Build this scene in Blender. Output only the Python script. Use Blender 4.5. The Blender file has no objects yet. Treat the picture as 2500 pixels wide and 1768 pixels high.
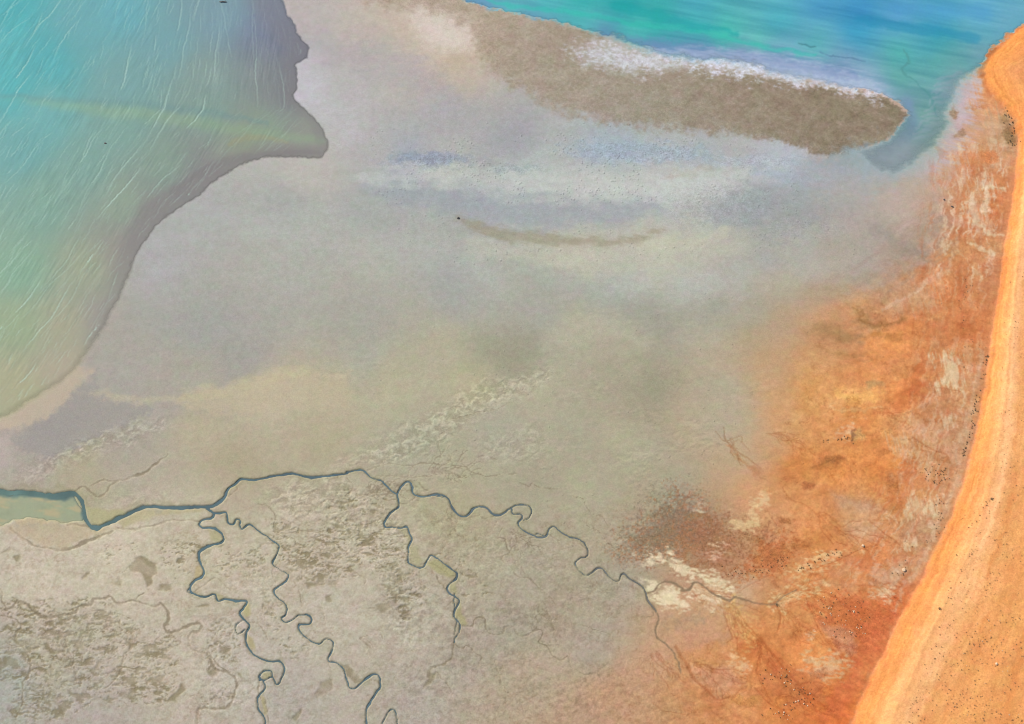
import bpy, math, random, bmesh
import numpy as np
from mathutils import Vector, Matrix

# ---------------------------------------------------------------- camera, world, sun, exposure
sc = bpy.context.scene
COL = sc.collection
TILT = math.radians(25.0)
F = 1250 / math.tan(math.radians(22.5))          # focal length in survey pixels
MPP = 0.14                                         # metres per survey pixel at the middle
DIST = MPP * F
CAMP = (0.0, -DIST * math.sin(TILT), DIST * math.cos(TILT))
cd = bpy.data.cameras.new('camera'); cam = bpy.data.objects.new('camera', cd); COL.objects.link(cam)
cam.location = CAMP; cam.rotation_euler = (TILT, 0, 0)
cd.sensor_width = 36; cd.lens = 18 / math.tan(math.radians(22.5)); cd.clip_end = 40000; cd.clip_start = 1
sc.camera = cam
sc.cycles.pixel_filter_type = 'BLACKMAN_HARRIS'; sc.cycles.filter_width = 1.1

SUN_EL = math.radians(36); SUN_AZ = (-0.80, 0.60)
w = bpy.data.worlds.new("World"); sc.world = w; w.use_nodes = True
wn = w.node_tree; wn.nodes.clear()
sky = wn.nodes.new('ShaderNodeTexSky'); sky.sky_type = 'NISHITA'; sky.sun_disc = False
sky.sun_elevation = SUN_EL; sky.sun_rotation = math.atan2(SUN_AZ[0], SUN_AZ[1])
bg = wn.nodes.new('ShaderNodeBackground'); bg.inputs[1].default_value = 0.10
wo = wn.nodes.new('ShaderNodeOutputWorld')
wn.links.new(sky.outputs[0], bg.inputs[0]); wn.links.new(bg.outputs[0], wo.inputs[0])
sl = bpy.data.lights.new('sun', 'SUN'); sl.energy = 4.2; sl.angle = math.radians(0.5); sl.color = (1.0, 0.95, 0.88)
so = bpy.data.objects.new('sun', sl); COL.objects.link(so)
sdir = Vector((SUN_AZ[0] * math.cos(SUN_EL), SUN_AZ[1] * math.cos(SUN_EL), math.sin(SUN_EL)))
so.rotation_euler = sdir.to_track_quat('Z', 'Y').to_euler(); so.location = sdir * 500
sc.view_settings.view_transform = 'Standard'; sc.view_settings.look = 'None'
sc.view_settings.exposure = 0.65; sc.view_settings.gamma = 1.0
K = np.array([1.53, 1.49, 1.59])
KW = np.array([1.53, 1.53, 1.60])                  # light falling on level ground, per channel (measured)

random.seed(7); RNG = np.random.default_rng(11)

# ---------------------------------------------------------------- survey raster
# the place is drawn as a map: (X, Y) are survey units, laid on the ground plane once below
ST = 2.0
X0, X1, Y0, Y1 = -300.0, 2800.0, -300.0, 2460.0
xs = np.arange(X0, X1 + .1, ST, dtype=np.float32); ys = np.arange(Y0, Y1 + .1, ST, dtype=np.float32)
W, H = len(xs), len(ys)
GX, GY = np.meshgrid(xs, ys)

def ground_to_map(x, y, z=0.0):
    c, s = math.cos(TILT), math.sin(TILT)
    dy = y - CAMP[1]; dz = z - CAMP[2]
    depth = s * dy - c * dz
    up = c * dy + s * dz
    return 1250 + F * x / depth, 884 - F * up / depth
def map_to_ground(px, py, z=0.0):
    c, s = math.cos(TILT), math.sin(TILT)
    a = (px - 1250) / F; b = (884 - py) / F
    dx, dy, dz = a, b * c + s, b * s - c
    t = (z - CAMP[2]) / dz
    return CAMP[0] + dx * t, CAMP[1] + dy * t

def vnoise(x, y, seed):
    r = np.random.default_rng(seed); N = 256
    g = r.random((N, N), dtype=np.float32) * 2 - 1
    xi = np.floor(x).astype(np.int32); yi = np.floor(y).astype(np.int32)
    fx = (x - xi).astype(np.float32); fy = (y - yi).astype(np.float32)
    fx = fx * fx * (3 - 2 * fx); fy = fy * fy * (3 - 2 * fy)
    x0 = xi & 255; x1 = (xi + 1) & 255; y0 = yi & 255; y1 = (yi + 1) & 255
    a = g[y0, x0]; b = g[y0, x1]; c = g[y1, x0]; d = g[y1, x1]
    return a + (b - a) * fx + (c - a) * fy + (a - b - c + d) * fx * fy
def fbm(sx, sy, seed, octv=4, ang=0.0, x=None, y=None, gain=.55):
    x = GX if x is None else x; y = GY if y is None else y
    c, s = math.cos(ang), math.sin(ang)
    u = (x * c + y * s) / sx; v = (-x * s + y * c) / sy
    out = 0; a = 1; t = 0
    for k in range(octv):
        out = out + a * vnoise(u + 17.3 * k, v - 9.1 * k, seed + k * 101); t += a
        a *= gain; u = u * 2.03; v = v * 2.03
    return (out / t * 1.7).astype(np.float32)
def sm(a, b, x):
    t = np.clip((x - a) / (b - a), 0, 1); return t * t * (3 - 2 * t)
def blur(a, r):
    r = max(1, int(r / ST))
    for _ in range(3):
        for ax in (0, 1):
            p = np.concatenate([np.repeat(np.take(a, [0], ax), r + 1, ax), a, np.repeat(np.take(a, [-1], ax), r, ax)], ax)
            cs = np.cumsum(p, ax, dtype=np.float64)
            n = a.shape[ax]
            hi = np.take(cs, np.arange(2 * r + 1, 2 * r + 1 + n), ax); lo = np.take(cs, np.arange(0, n), ax)
            a = ((hi - lo) / (2 * r + 1)).astype(np.float32)
    return a

WX = fbm(140, 110, 1, 5); WY = fbm(140, 110, 2, 5)     # slow domain warp
wx = fbm(26, 20, 3, 4); wy = fbm(26, 20, 4, 4)          # fine domain warp
GR = fbm(5, 5, 5, 2)                                    # grain

# coordinates read from enlarged pieces of the survey
def A(p, ox=0, oy=0): return [(ox + a / 2.701, oy + b / 2.701) for a, b in p]
def B(p): return A(p, 825, 0)
def C(p): return A(p, 1650, 0)
def D(p): return A(p, 0, 584)
def E(p): return A(p, 825, 584)
def Fq(p): return A(p, 1650, 584)
def G(p): return A(p, 0, 1168)
def Hq(p): return A(p, 825, 1168)
def I(p): return A(p, 1650, 1168)

def smooth_line(p, n=6):
    p = [np.array(q, float) for q in p]; out = []
    for i in range(len(p) - 1):
        p0 = p[max(i - 1, 0)]; p1 = p[i]; p2 = p[i + 1]; p3 = p[min(i + 2, len(p) - 1)]
        for k in range(n):
            t = k / n
            out.append(.5 * ((2 * p1) + (p2 - p0) * t + (2 * p0 - 5 * p1 + 4 * p2 - p3) * t * t + (3 * p1 - p0 - 3 * p2 + p3) * t ** 3))
    out.append(p[-1]); return out

def win(x0, x1, y0, y1):
    i0 = int(max(0, (x0 - X0) // ST)); i1 = int(min(W, (x1 - X0) // ST + 2))
    j0 = int(max(0, (y0 - Y0) // ST)); j1 = int(min(H, (y1 - Y0) // ST + 2))
    return slice(j0, max(j0, j1)), slice(i0, max(i0, i1))

def sdist(poly, pad=80, warp=0.0, fine=0.0):
    """signed distance, positive inside; -pad outside the window"""
    P = np.array(poly, float)
    s = win(P[:, 0].min() - pad, P[:, 0].max() + pad, P[:, 1].min() - pad, P[:, 1].max() + pad)
    x = GX[s] + WX[s] * warp + wx[s] * fine; y = GY[s] + WY[s] * warp + wy[s] * fine
    best = np.full(x.shape, 1e9, np.float32); ins = np.zeros(x.shape, bool)
    n = len(P)
    for i in range(n):
        ax, ay = P[i]; bx, by = P[(i + 1) % n]
        dx, dy = bx - ax, by - ay; L = dx * dx + dy * dy + 1e-9
        t = np.clip(((x - ax) * dx + (y - ay) * dy) / L, 0, 1)
        best = np.minimum(best, (x - ax - t * dx) ** 2 + (y - ay - t * dy) ** 2)
        if ay != by:
            c = (y < ay) != (y < by)
            ins ^= c & (x < (bx - ax) * (y - ay) / (by - ay) + ax)
    d = np.sqrt(best)
    return s, np.where(ins, d, -d)

def line_q(pts, wid, warp=0.0, far=6.0, q=None, wf=1.0):
    """min of distance / half width along a polyline with a width per point"""
    if q is None: q = np.full((H, W), 99, np.float32)
    P = smooth_line(pts); m = len(P)
    if not hasattr(wid, '__len__'): wid = [wid, wid]
    wl = np.interp(np.linspace(0, 1, m), np.linspace(0, 1, len(wid)), wid)
    for i in range(m - 1):
        ax, ay = P[i]; bx, by = P[i + 1]; hw = max(.8, (wl[i] + wl[i + 1]) / 4 * wf)
        r = hw * far + 4
        s = win(min(ax, bx) - r, max(ax, bx) + r, min(ay, by) - r, max(ay, by) + r)
        x = GX[s] + wx[s] * warp; y = GY[s] + wy[s] * warp
        dx, dy = bx - ax, by - ay; L = dx * dx + dy * dy + 1e-9
        t = np.clip(((x - ax) * dx + (y - ay) * dy) / L, 0, 1)
        q[s] = np.minimum(q[s], np.sqrt((x - ax - t * dx) ** 2 + (y - ay - t * dy) ** 2) / hw)
    return q

def control_field(pts, soft=35.0, power=3.2, warp=28.0):
    k = 6
    x = (GX + WX * warp)[::k, ::k].astype(np.float64); y = (GY + WY * warp)[::k, ::k].astype(np.float64)
    num = np.zeros(x.shape + (3,)); den = np.zeros(x.shape)
    for (px, py, r, g, b) in pts:
        wgt = ((x - px) ** 2 + (y - py) ** 2 + soft ** 2) ** (-power / 2)
        num += wgt[..., None] * np.array([r, g, b], float); den += wgt
    lo = num / den[..., None]
    jj = np.clip(np.arange(H) / k, 0, lo.shape[0] - 1.001); ii = np.clip(np.arange(W) / k, 0, lo.shape[1] - 1.001)
    j = jj.astype(int); i = ii.astype(int); fj = (jj - j)[:, None, None]; fi = (ii - i)[None, :, None]
    o = (lo[j][:, i] * (1 - fj) * (1 - fi) + lo[j + 1][:, i] * fj * (1 - fi) + lo[j][:, i + 1] * (1 - fj) * fi + lo[j + 1][:, i + 1] * fj * fi)
    return o.astype(np.float32)

LAND = [
(760,60,182,172,172),(740,200,186,180,188),(900,100,184,172,166),(1000,60,192,174,160),(1070,60,208,192,182),(1100,120,190,170,152),
(830,260,178,174,176),(900,350,174,170,172),(1100,300,168,165,168),(1250,350,160,158,166),(760,400,182,176,172),(1000,385,158,162,174),
(1100,430,180,180,174),(1300,430,176,181,182),(1500,370,162,172,182),(1700,390,168,172,178),(1900,420,180,184,198),(1650,480,184,184,182),
(1500,470,182,182,178),(1300,510,174,174,172),(1150,490,158,161,165),(900,500,162,164,162),(700,500,164,166,164),(500,500,168,168,168),
(400,620,168,166,168),(700,650,170,168,162),(500,800,162,160,155),(900,650,172,168,160),(1200,650,172,172,167),(1400,620,186,180,166),
(1600,620,184,181,168),(1700,560,179,176,167),(1120,700,160,160,158),(1300,750,165,162,155),(1500,700,178,178,171),(1700,700,182,180,174),
(1850,640,166,166,168),(1850,480,158,162,163),(1950,500,162,165,170),(2050,480,168,166,173),(2100,450,186,174,170),(2200,520,196,168,154),
(1950,620,172,170,166),(2100,620,160,153,144),(900,850,167,163,152),(1100,850,175,168,147),(1250,860,156,150,131),(1400,800,172,165,147),
(1600,800,158,152,134),(1750,750,168,160,146),(600,900,160,155,150),(300,900,164,158,152),(400,980,166,158,150),(650,970,188,174,152),
(800,960,180,170,146),(950,930,178,170,146),(1150,950,178,170,142),(1300,950,178,170,149),(1500,900,166,158,139),(1600,950,156,149,130),
(1750,950,172,162,142),(500,1050,178,166,144),(800,1080,175,163,140),(1000,1100,168,162,143),(1200,1050,168,162,146),(1400,1050,168,161,142),
(1550,1100,166,158,139),(100,1060,156,149,147),(20,1070,176,162,156),(300,1070,166,158,146),(200,1180,172,162,140),(600,1150,172,160,137),
(1750,1050,176,164,144),(1650,1200,166,158,138),(1450,1200,170,162,141),(1300,1180,166,158,138),
(100,1400,198,183,165),(300,1350,200,185,165),(500,1350,194,180,160),(100,1600,180,168,153),(400,1600,190,177,161),(600,1650,190,178,167),
(30,1660,168,165,160),(800,1500,190,178,163),(900,1350,189,176,157),(1000,1500,184,173,158),(1100,1250,172,162,137),(1100,1600,175,163,151),
(1300,1400,172,162,145),(1300,1650,180,162,142),(1500,1400,170,160,143),(1450,1550,173,160,146),(1600,1650,196,152,120),(1750,1500,200,156,120),
(1250,1550,166,156,142),(1500,1720,192,150,120),(1400,1750,186,154,130),(700,1350,190,177,158),(700,1700,176,166,158),(1000,1720,176,165,156),(200,1720,174,164,156),
(1800,1100,186,160,130),(1900,1000,206,156,112),(1900,900,192,152,118),(1850,850,176,155,127),(2000,800,206,151,108),(2100,750,212,138,92),
(2200,800,218,138,88),(2100,900,221,146,96),(2000,950,217,160,106),(2100,1050,223,150,95),(2200,950,226,146,91),(1950,1150,214,142,84),
(2050,1150,226,150,90),(2150,1150,222,142,82),(2200,1200,206,136,86),(1850,1200,205,152,112),(1900,1250,206,150,110),(2000,1300,217,147,96),
(2100,1250,202,156,121),(1700,1300,160,132,112),(1750,1350,176,126,96),(1900,1350,202,137,92),(2000,1400,217,142,91),(2150,1350,216,137,91),
(2200,1400,196,146,116),(2100,1500,204,122,76),(2000,1500,212,152,102),(2200,1480,202,112,66),(1900,1500,210,146,98),(1800,1450,198,162,132),
(1750,1600,206,146,102),(1850,1600,210,136,84),(2000,1600,227,152,101),(2100,1600,206,123,77),(2000,1700,210,124,70),(1900,1700,206,128,76),
(2050,1740,218,122,66),(1800,1700,208,146,104),(2250,1300,192,152,127),(2250,1100,206,158,125),(2300,1000,202,150,116),(2300,700,216,134,86),
(2350,600,206,144,104),(2300,550,205,148,122),(2250,620,184,144,124),(2200,680,202,154,130),(2350,400,216,136,88),(2250,400,198,160,142),
(2400,350,202,160,126),(2440,250,216,152,110),(2380,200,226,142,86),(2400,500,206,128,82),(2150,700,184,152,130),(1900,700,170,160,143),(2000,700,176,152,130),(2050,650,170,152,137),(2100,590,165,152,142),(2180,640,178,148,130),(1900,600,172,168,160),(2000,560,165,161,156),(2180,450,186,164,152),(2150,550,166,154,146),(2250,470,200,152,126),(2180,390,180,164,158),(2260,330,184,166,166),(2320,260,190,168,168),(2340,300,196,160,142),(2370,230,204,150,116),(2300,430,200,150,120),(1800,650,172,168,162),(1820,760,166,158,144),(1920,790,180,152,128),(2050,780,196,148,112),(2360,800,205,130,85),(2340,1100,196,150,125)]

SEA = [
(20,20,80,176,182),(200,50,112,172,178),(300,20,112,176,186),(100,150,86,172,178),(400,100,124,166,172),(550,50,132,161,172),
(640,60,130,138,162),(680,100,126,127,146),(735,130,126,122,134),(500,200,142,161,156),(650,220,140,142,142),(700,210,130,126,132),(300,200,126,166,166),
(20,200,82,176,180),(100,250,117,176,176),(300,300,132,166,156),(500,270,137,161,150),(650,290,146,162,144),(750,310,160,160,146),(770,300,140,138,138),
(790,360,160,152,146),(600,350,151,160,136),(50,350,110,166,165),(200,400,131,166,156),(400,400,141,161,146),(100,500,131,166,151),
(300,500,150,164,146),(450,450,142,138,137),(380,520,145,139,136),(330,600,148,141,138),(50,650,136,170,146),(200,650,161,165,141),(290,620,158,150,140),(50,800,156,170,137),
(150,800,172,166,141),(50,950,177,170,138),(150,900,182,167,146),(250,780,163,154,145),(520,410,145,138,138),(600,385,150,142,140),(700,375,150,142,138),
(1150,5,112,158,192),(1250,25,104,182,194),(1320,50,118,142,182),(1330,20,80,196,194),(1440,20,62,186,182),(1520,20,40,172,172),(1600,62,54,186,174),(1700,62,74,188,188),(1700,15,84,172,194),(1450,62,98,188,190),(1560,75,92,196,188),
(1480,92,112,136,180),(1600,110,106,140,184),(1700,125,116,142,184),(1780,85,78,196,180),(1860,108,96,198,184),(1900,60,76,174,192),(2000,20,82,160,204),(2100,20,70,150,203),(2100,70,60,160,197),
(2200,40,92,160,207),(2300,50,80,160,202),(2400,30,96,170,206),(2300,90,68,170,180),(2400,80,102,176,192),(2200,120,92,186,180),(2000,110,98,184,188),
(1900,145,122,152,188),(1820,152,136,150,184),(2050,175,146,162,196),(2000,205,182,196,220),(2130,215,160,178,206),(1940,182,170,184,212),(1860,168,156,170,204),(2080,210,178,192,218),(2200,190,104,175,166),(2300,160,96,176,171),(2250,280,116,166,156),
(2205,260,132,158,184),(2230,300,125,160,168),(2250,350,122,160,150),(2200,370,138,156,162),(2330,200,152,168,180),(2150,400,146,156,162),(2400,130,126,166,178),(2280,330,132,160,151),(2340,165,110,172,172),(2450,60,112,172,196)]

# ---------------------------------------------------------------- shorelines
bay = [(-900, -900), (690, -900), (688, -60)] + A([(1860,0),(1885,50),(1890,100),(1920,130),(1945,170),(1955,215),(1985,245),(2010,285),(2035,300),(2037,330),(2028,380),(2000,395),(1985,410),(1950,430),(1962,460),(1960,500),(1968,530),(1960,570),(1950,600),(1935,620),(1950,660),(1990,700),(2050,750),(2090,800),(2120,840),(2140,880),(2150,910),(2165,920),(2168,960),(2165,990),(2140,1010),(2130,1035),(2080,1042),(2000,1040),(1900,1040),(1800,1035),(1700,1052),(1620,1075),(1550,1105),(1500,1145),(1440,1180),(1370,1230),(1320,1290),(1230,1340),(1150,1390),(1080,1440),(1020,1500)]) \
    + D([(970,0),(930,50),(895,100),(880,150),(860,210),(830,270),(805,330),(790,390),(760,430),(730,480),(700,560),(660,620),(620,680),(560,780),(480,880),(360,970),(200,1070),(60,1160),(-100,1220),(-2500,1900)])
lag = B([(700,-2600),(780,-40),(850,0),(900,20),(1000,55),(1130,85),(1300,130),(1450,155),(1600,190),(1720,220),(1850,235),(2000,300),(2150,350)]) \
    + C([(0,362),(150,385),(320,400),(500,420),(640,470),(800,500),(1000,540),(1200,575),(1380,620),(1460,665),(1510,715),(1525,755),(1505,815),(1445,865),(1405,915),(1305,960),(1180,1005),(1240,1060),(1350,1140),(1440,1150),(1560,1090),(1640,1030),(1720,960),(1790,850),(1800,740),(1850,630),(1890,540),(1990,440),(2060,360),(2110,290),(2190,225),(2310,145),(2500,80),(4500,-400),(4500,-3000)])
s1, d1 = sdist(bay, pad=400, fine=2.4)
s2, d2 = sdist(lag, pad=400, warp=3, fine=5)
BAY = np.full((H, W), -400, np.float32); BAY[s1] = d1 + 1.6 * fbm(9, 9, 6, 2, 0, GX[s1], GY[s1])
LAG = np.full((H, W), -400, np.float32); LAG[s2] = d2 + 4 * fbm(14, 5, 7, 3, .1, GX[s2], GY[s2])

rgb = control_field(LAND)
rgb[..., 2] -= 4 * sm(205, 175, rgb[..., 0]); rgb[..., 1] -= 1.5 * sm(205, 175, rgb[..., 0])
sea = control_field(SEA, warp=16)
Z = (0.20 + 0.03 * WX).astype(np.float32)
Z *= .05 + .95 * np.maximum(sm(10, -220, np.maximum(BAY, LAG)), sm(1000, 1150, GY))
RGH = np.zeros((H, W), np.float32)                  # how coarse the surface mottling is

def paint(mask, col, s=None):
    global rgb
    s = s if s is not None else (slice(None), slice(None))
    m = np.clip(mask, 0, 1)[..., None]
    rgb[s] = rgb[s] * (1 - m) + np.array(col, np.float32) * m
def area(poly, col, feather=10, op=1.0, warp=6, fine=8, brk=0.0, bs=(14, 14), ang=0.0, seed=50, dz=0.0):
    s, d = sdist(poly, pad=feather * 3 + 20, warp=warp, fine=fine)
    if brk: d = d + brk * feather * fbm(bs[0], bs[1], seed, 3, ang, GX[s], GY[s])
    m = sm(-feather, feather, d) * op
    paint(m, col, s)
    if dz: Z[s] += dz * m
    return s, m
def stroke(pts, wid, col, op=1.0, soft=1.0, warp=2.0, brk=0.0, bs=(20, 6), ang=0.0, seed=60):
    q = line_q(pts, wid, warp, far=3.2)
    if brk: q = q + brk * fbm(bs[0], bs[1], seed, 3, ang)
    m = (sm(1 + soft, 1 - soft, q) * .55 + np.exp(-q * q * .8) * .45) * op
    paint(m, col); return m

# ---------------------------------------------------------------- sediments of the flats
bar = [(860,-400),(1000,-400),(1130,-60),(1140,0),(1240,30),(1350,55),(1460,82),(1470,95),(1420,118),(1425,145),(1500,168),(1570,176),(1650,165),(1800,182),(1900,195),(1980,208),(2100,227),(2165,240),(2200,265),(2213,278),(2205,302),(2183,320),(2168,338),(2130,355),(2087,369),(2020,385),(1985,378),(1950,362),(1880,342),(1800,328),(1650,312),(1520,306),(1400,280),(1300,240),(1240,205),(1190,170),(1160,130),(1150,95),(1130,60),(1020,25),(900,0)]
s, d = sdist(bar, pad=120, warp=4, fine=6)
right = sm(1500, 2100, GX[s])
d = d + (1 - right) * 16 * fbm(16, 12, 71, 4, 0.2, GX[s], GY[s]) + 5 * GR[s]
fe = 22 - 17 * right
m = sm(-fe, fe, d) * (0.70 + 0.3 * right) * (1 - .16 * np.clip(fbm(26, 16, 72, 4, .1, GX[s], GY[s]) + .6 * fbm(5, 5, 73, 2, 0, GX[s], GY[s]), 0, 1))
barcol = np.stack([np.interp(GX[s], [1000, 1400, 2000], v) for v in ([172, 158, 143], [152, 138, 126], [134, 118, 107])], -1)
rgb[s] = rgb[s] * (1 - m[..., None]) + barcol * m[..., None]
Z[s] += 0.10 * m; RGH[s] = np.maximum(RGH[s], m * .55)
rgb[s] *= 1 + (m * (.05 * fbm(7, 5, 75, 3, .1, GX[s], GY[s]) + .05 * fbm(34, 18, 76, 4, .1, GX[s], GY[s]) - .03))[..., None] * np.array([.9, 1, 1.25])
area([(1000,40),(1080,25),(1150,70),(1160,110),(1090,120),(1020,90)], (214,198,188), 26, .55, brk=.7, bs=(12,10), seed=73)
# pale salt strip between the bar and the water
for poly, op, f in (([(1400,122),(1480,118),(1560,126),(1640,133),(1750,150),(1850,160),(1860,185),(1760,172),(1650,160),(1560,172),(1480,150),(1420,140)], .62, 24),
                 ([(1700,140),(1850,160),(2000,178),(2080,195),(2160,228),(2150,238),(2050,216),(1940,200),(1820,180),(1700,165)], .7, 18)):
    s, m = area(poly, (218,216,232), f, op, warp=4, fine=12, brk=1.1, bs=(7,4), ang=.12, seed=74)
    RGH[s] = np.maximum(RGH[s], m)
# blue grey wet hollows south of the bar
for cx, cy, rx, ry, c, op in ((1050,390,120,22,(140,148,166),.75),(1560,372,190,30,(156,168,184),.6),(1260,415,70,14,(150,158,168),.5),(1840,395,110,16,(168,176,190),.45),(1760,500,150,60,(156,160,164),.4),(1950,560,130,30,(160,160,158),.3)):
    dd = np.sqrt(((GX + WX * 20 + wx * 14 - cx) / rx) ** 2 + ((GY + WY * 8 + wy * 8 - cy - (GX - cx) * .02) / ry) ** 2)
    mm = sm(1.25, .45, dd + .25 * fbm(14, 7, int(cx), 3, .2)) * op; paint(mm, c); RGH = np.maximum(RGH, mm * .9)
# brown crescent bar in the middle
s, m = area([(1108,532),(1150,540),(1250,560),(1380,578),(1500,588),(1620,560),(1560,600),(1440,606),(1300,600),(1180,578),(1130,556)], (152,142,120), 9, .75, 5, 6, brk=.7, bs=(30,5), ang=.2, seed=76)
area([(1620,420),(1740,405),(1750,425),(1640,438)], (168,156,140), 12, .6, brk=.6)
# broad tonal bands of the flats
for pts, wd, c, op in (
    ([(900,455),(1050,475),(1250,505),(1420,512),(1600,500)], [30,50,60,40], (158,160,166), .55),
    ([(950,405),(1150,430),(1400,450),(1650,470),(1780,430)], [14,30,60,40], (190,190,186), .5),
    ([(1150,600),(1350,640),(1600,625),(1800,600)], [20,60,60,30], (190,184,168), .45),
    ([(1250,650),(1450,710),(1650,720),(1800,690)], [10,50,60,50], (180,182,178), .35),
    ([(1200,640),(1500,740),(1650,790),(1750,760)], [20,60,80,40], (154,153,144), .45),
    ([(1780,510),(1730,560),(1760,470),(1700,440)], [20,40,30,20], (186,186,188), .25),
    ([(450,965),(560,955),(650,930),(760,905)], [16,26,30,14], (192,178,146), .7),
    ([(200,960),(320,975),(420,975),(470,990)], [10,12,10,5], (186,174,150), .6),
    ([(880,432),(1050,440),(1200,462),(1400,462),(1600,452),(1780,440),(1900,415)], [16,22,50,60,56,44,30], (196,195,191), .46),
    ([(930,468),(1080,488),(1250,512),(1450,524),(1600,508)], [12,44,52,44,20], (152,155,162), .5),
    ([(690,95),(820,125),(960,165),(1080,230)], [40,50,60,50], (162,156,166), .4),
    ([(740,160),(760,230),(850,330)], [30,50,40], (192,188,194), .35),
    ([(1760,520),(1850,510),(1980,520),(2080,500)], [40,70,80,60], (148,150,154), .5),
    ([(1560,596),(1680,590),(1760,575)], [14,22,16], (196,188,168), .5),
    ([(620,560),(900,600),(1150,640)], [40,90,60], (178,178,174), .3),
    ([(350,760),(600,800),(900,770)], [60,110,80], (156,154,152), .3),
    ([(1850,690),(1950,680),(2080,640)], [30,40,30], (184,176,158), .35),
    ([(1700,820),(1780,900),(1800,1000)], [60,90,60], (182,168,146), .3),
    ([(1180,850),(1290,840)], [60,70], (150,144,126), .45),
    ([(1330,840),(1450,800),(1560,830)], [20,50,40], (184,176,156), .45),
    ([(1500,1060),(1560,1110)], [40,60], (186,178,146), .4),
    ([(1400,1180),(1430,1200)], [30,40], (180,177,142), .3),
    ([(2140,560),(2200,600),(2250,625)], [20,24,8], (138,128,122), .7),
    ([(2060,700),(2100,775),(2130,790)], [10,40,20], (178,160,132), .4),
    ([(2090,755),(2110,780),(2160,788),(2210,782)], [7,8,12,8], (158,112,72), .75),
    ([(1990,800),(2060,820),(2110,825)], [24,24,8], (160,128,94), .6),
    ([(2135,825),(2200,822)], [14,10], (170,112,66), .8),
    ([(2120,845),(2165,850),(2200,840)], [26,40,26], (232,158,100), .7),
    ([(1990,830),(2060,870),(2140,875)], [4,6,4], (176,128,88), .5),
    ([(2050,965),(2100,975),(2140,962)], [14,24,16], (240,184,118), .85),
    ([(2030,990),(2090,1000),(2150,995)], [4,6,4], (214,174,132), .5),
    ([(2120,940),(2150,943)], [14,14], (170,140,100), .7),
    ([(2240,1010),(2300,1030)], [18,10], (172,106,62), .6),
    ([(2215,1080),(2250,1105),(2300,1120),(2320,1135)], [5,7,9,5], (170,108,66), .65),
    ([(2100,1050),(2180,1100),(2240,1160)], [3,5,4], (190,130,84), .4),
    ([(2190,990),(2230,950),(2240,900)], [20,26,16], (196,110,64), .55),
    ([(1990,1135),(2030,1125),(2060,1128)], [12,16,8], (168,108,62), .7),
    ([(1770,1085),(1800,1120),(1840,1150),(1870,1180)], [3,7,6,3], (182,132,92), .7),
    ([(2140,1105),(2180,1100)], [9,7], (176,114,66), .6),
    ):
    stroke(pts, [v * 1.35 for v in wd] if hasattr(wd, '__len__') else wd * 1.35, c, min(.9, op * 1.0), soft=.97, warp=11, brk=.5, bs=(34, 9), ang=-.1, seed=int(pts[0][0]) % 97 + 100)

FOOT = [(2900,-150),(2640,-20),(2560,25),(2500,59),(2457,89),(2420,122),(2396,155),(2392,180),(2420,230),(2470,290),(2486,340),(2474,457),(2463,544),(2450,621),(2439,697),(2425,784),(2414,871),(2401,958),(2385,1045),(2363,1132),(2341,1198),(2319,1263),(2287,1328),(2259,1394),(2227,1459),(2194,1514),(2161,1579),(2134,1633),(2102,1699),(2074,1768),(2030,1860),(1960,2020),(1880,2200),(1700,2700)]
dune = FOOT + [(3400, 2700), (3400, -150)]
s, d = sdist(dune, pad=300, fine=2.5)
DN = np.full((H, W), -300, np.float32); DN[s] = d
# ---------------------------------------------------------------- red upper shore: streaks, scalds and crusts
ORG = sm(0, 260, (GX + WX * 60 + wx * 22) - np.interp(GY, [300,450,600,700,800,950,1100,1250,1400,1550,1700,1900], [2290,2230,2150,1990,1900,1830,1790,1760,1790,1640,1480,1330]))
BLO = fbm(70, 46, 130, 5, -.5); BL2 = fbm(30, 22, 131, 5, .3)
rgb *= 1 + (ORG[..., None] * (.055 * BLO + .045 * BL2)[..., None] * np.array([.7, 1.1, 1.5]))
rgb *= 1 - ORG[..., None] * np.array([0, .045, .13])
s, m = area(I([(-330,420),(-200,300),(0,120),(120,160),(250,260),(420,330),(590,350),(560,440),(420,430),(330,480),(350,600),(250,590),(120,560),(0,520),(-100,500),(-220,480)]), (158,104,70), 30, .72, 10, 12, brk=1.6, bs=(4.5,4.5), seed=133)
RGH[s] = np.maximum(RGH[s], m)
s, m = area(I([(-350,430),(-240,330),(-150,200),(0,110),(90,160),(60,300),(-40,420),(-150,470)]), (126,116,100), 32, .55, 8, 14, brk=1.8, bs=(4.5,4), seed=134); RGH[s] = np.maximum(RGH[s], m)
s, m = area(I([(560,420),(700,380),(860,420),(760,480),(720,560),(640,620),(520,640),(420,660),(430,580),(520,520)]), (182,102,56), 20, .65, 8, 14, brk=1.5, bs=(6,5), seed=135); RGH[s] = np.maximum(RGH[s], m)
s, m = area(I([(900,850),(1000,780),(1100,740),(1250,790),(1450,850),(1420,950),(1280,1120),(1150,1160),(1020,1030),(950,950)]), (192,98,54), 26, .6, 8, 10, brk=1.2, bs=(24,4), ang=.75, seed=136); RGH[s] = np.maximum(RGH[s], m * .8)
area(I([(1250,1000),(1430,870),(1480,900),(1380,1060),(1200,1330),(1100,1560),(950,1621),(1000,1450),(1150,1250)]), (208,108,66), 14, .55, 6, 8, brk=.9, bs=(30,3), ang=.62, seed=137)
area(I([(950,960),(1150,1050),(1180,1160),(1080,1150),(980,1040)]), (196,138,112), 10, .55, seed=138, brk=.6)
area(I([(400,1080),(560,1100),(700,1200),(780,1290),(700,1290),(520,1200),(420,1150)]), (200,112,64), 16, .55, brk=.8)
area(I([(560,1300),(900,1280),(1000,1350),(950,1450),(800,1500),(640,1420)]), (188,112,70), 20, .5, brk=.9); 
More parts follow.
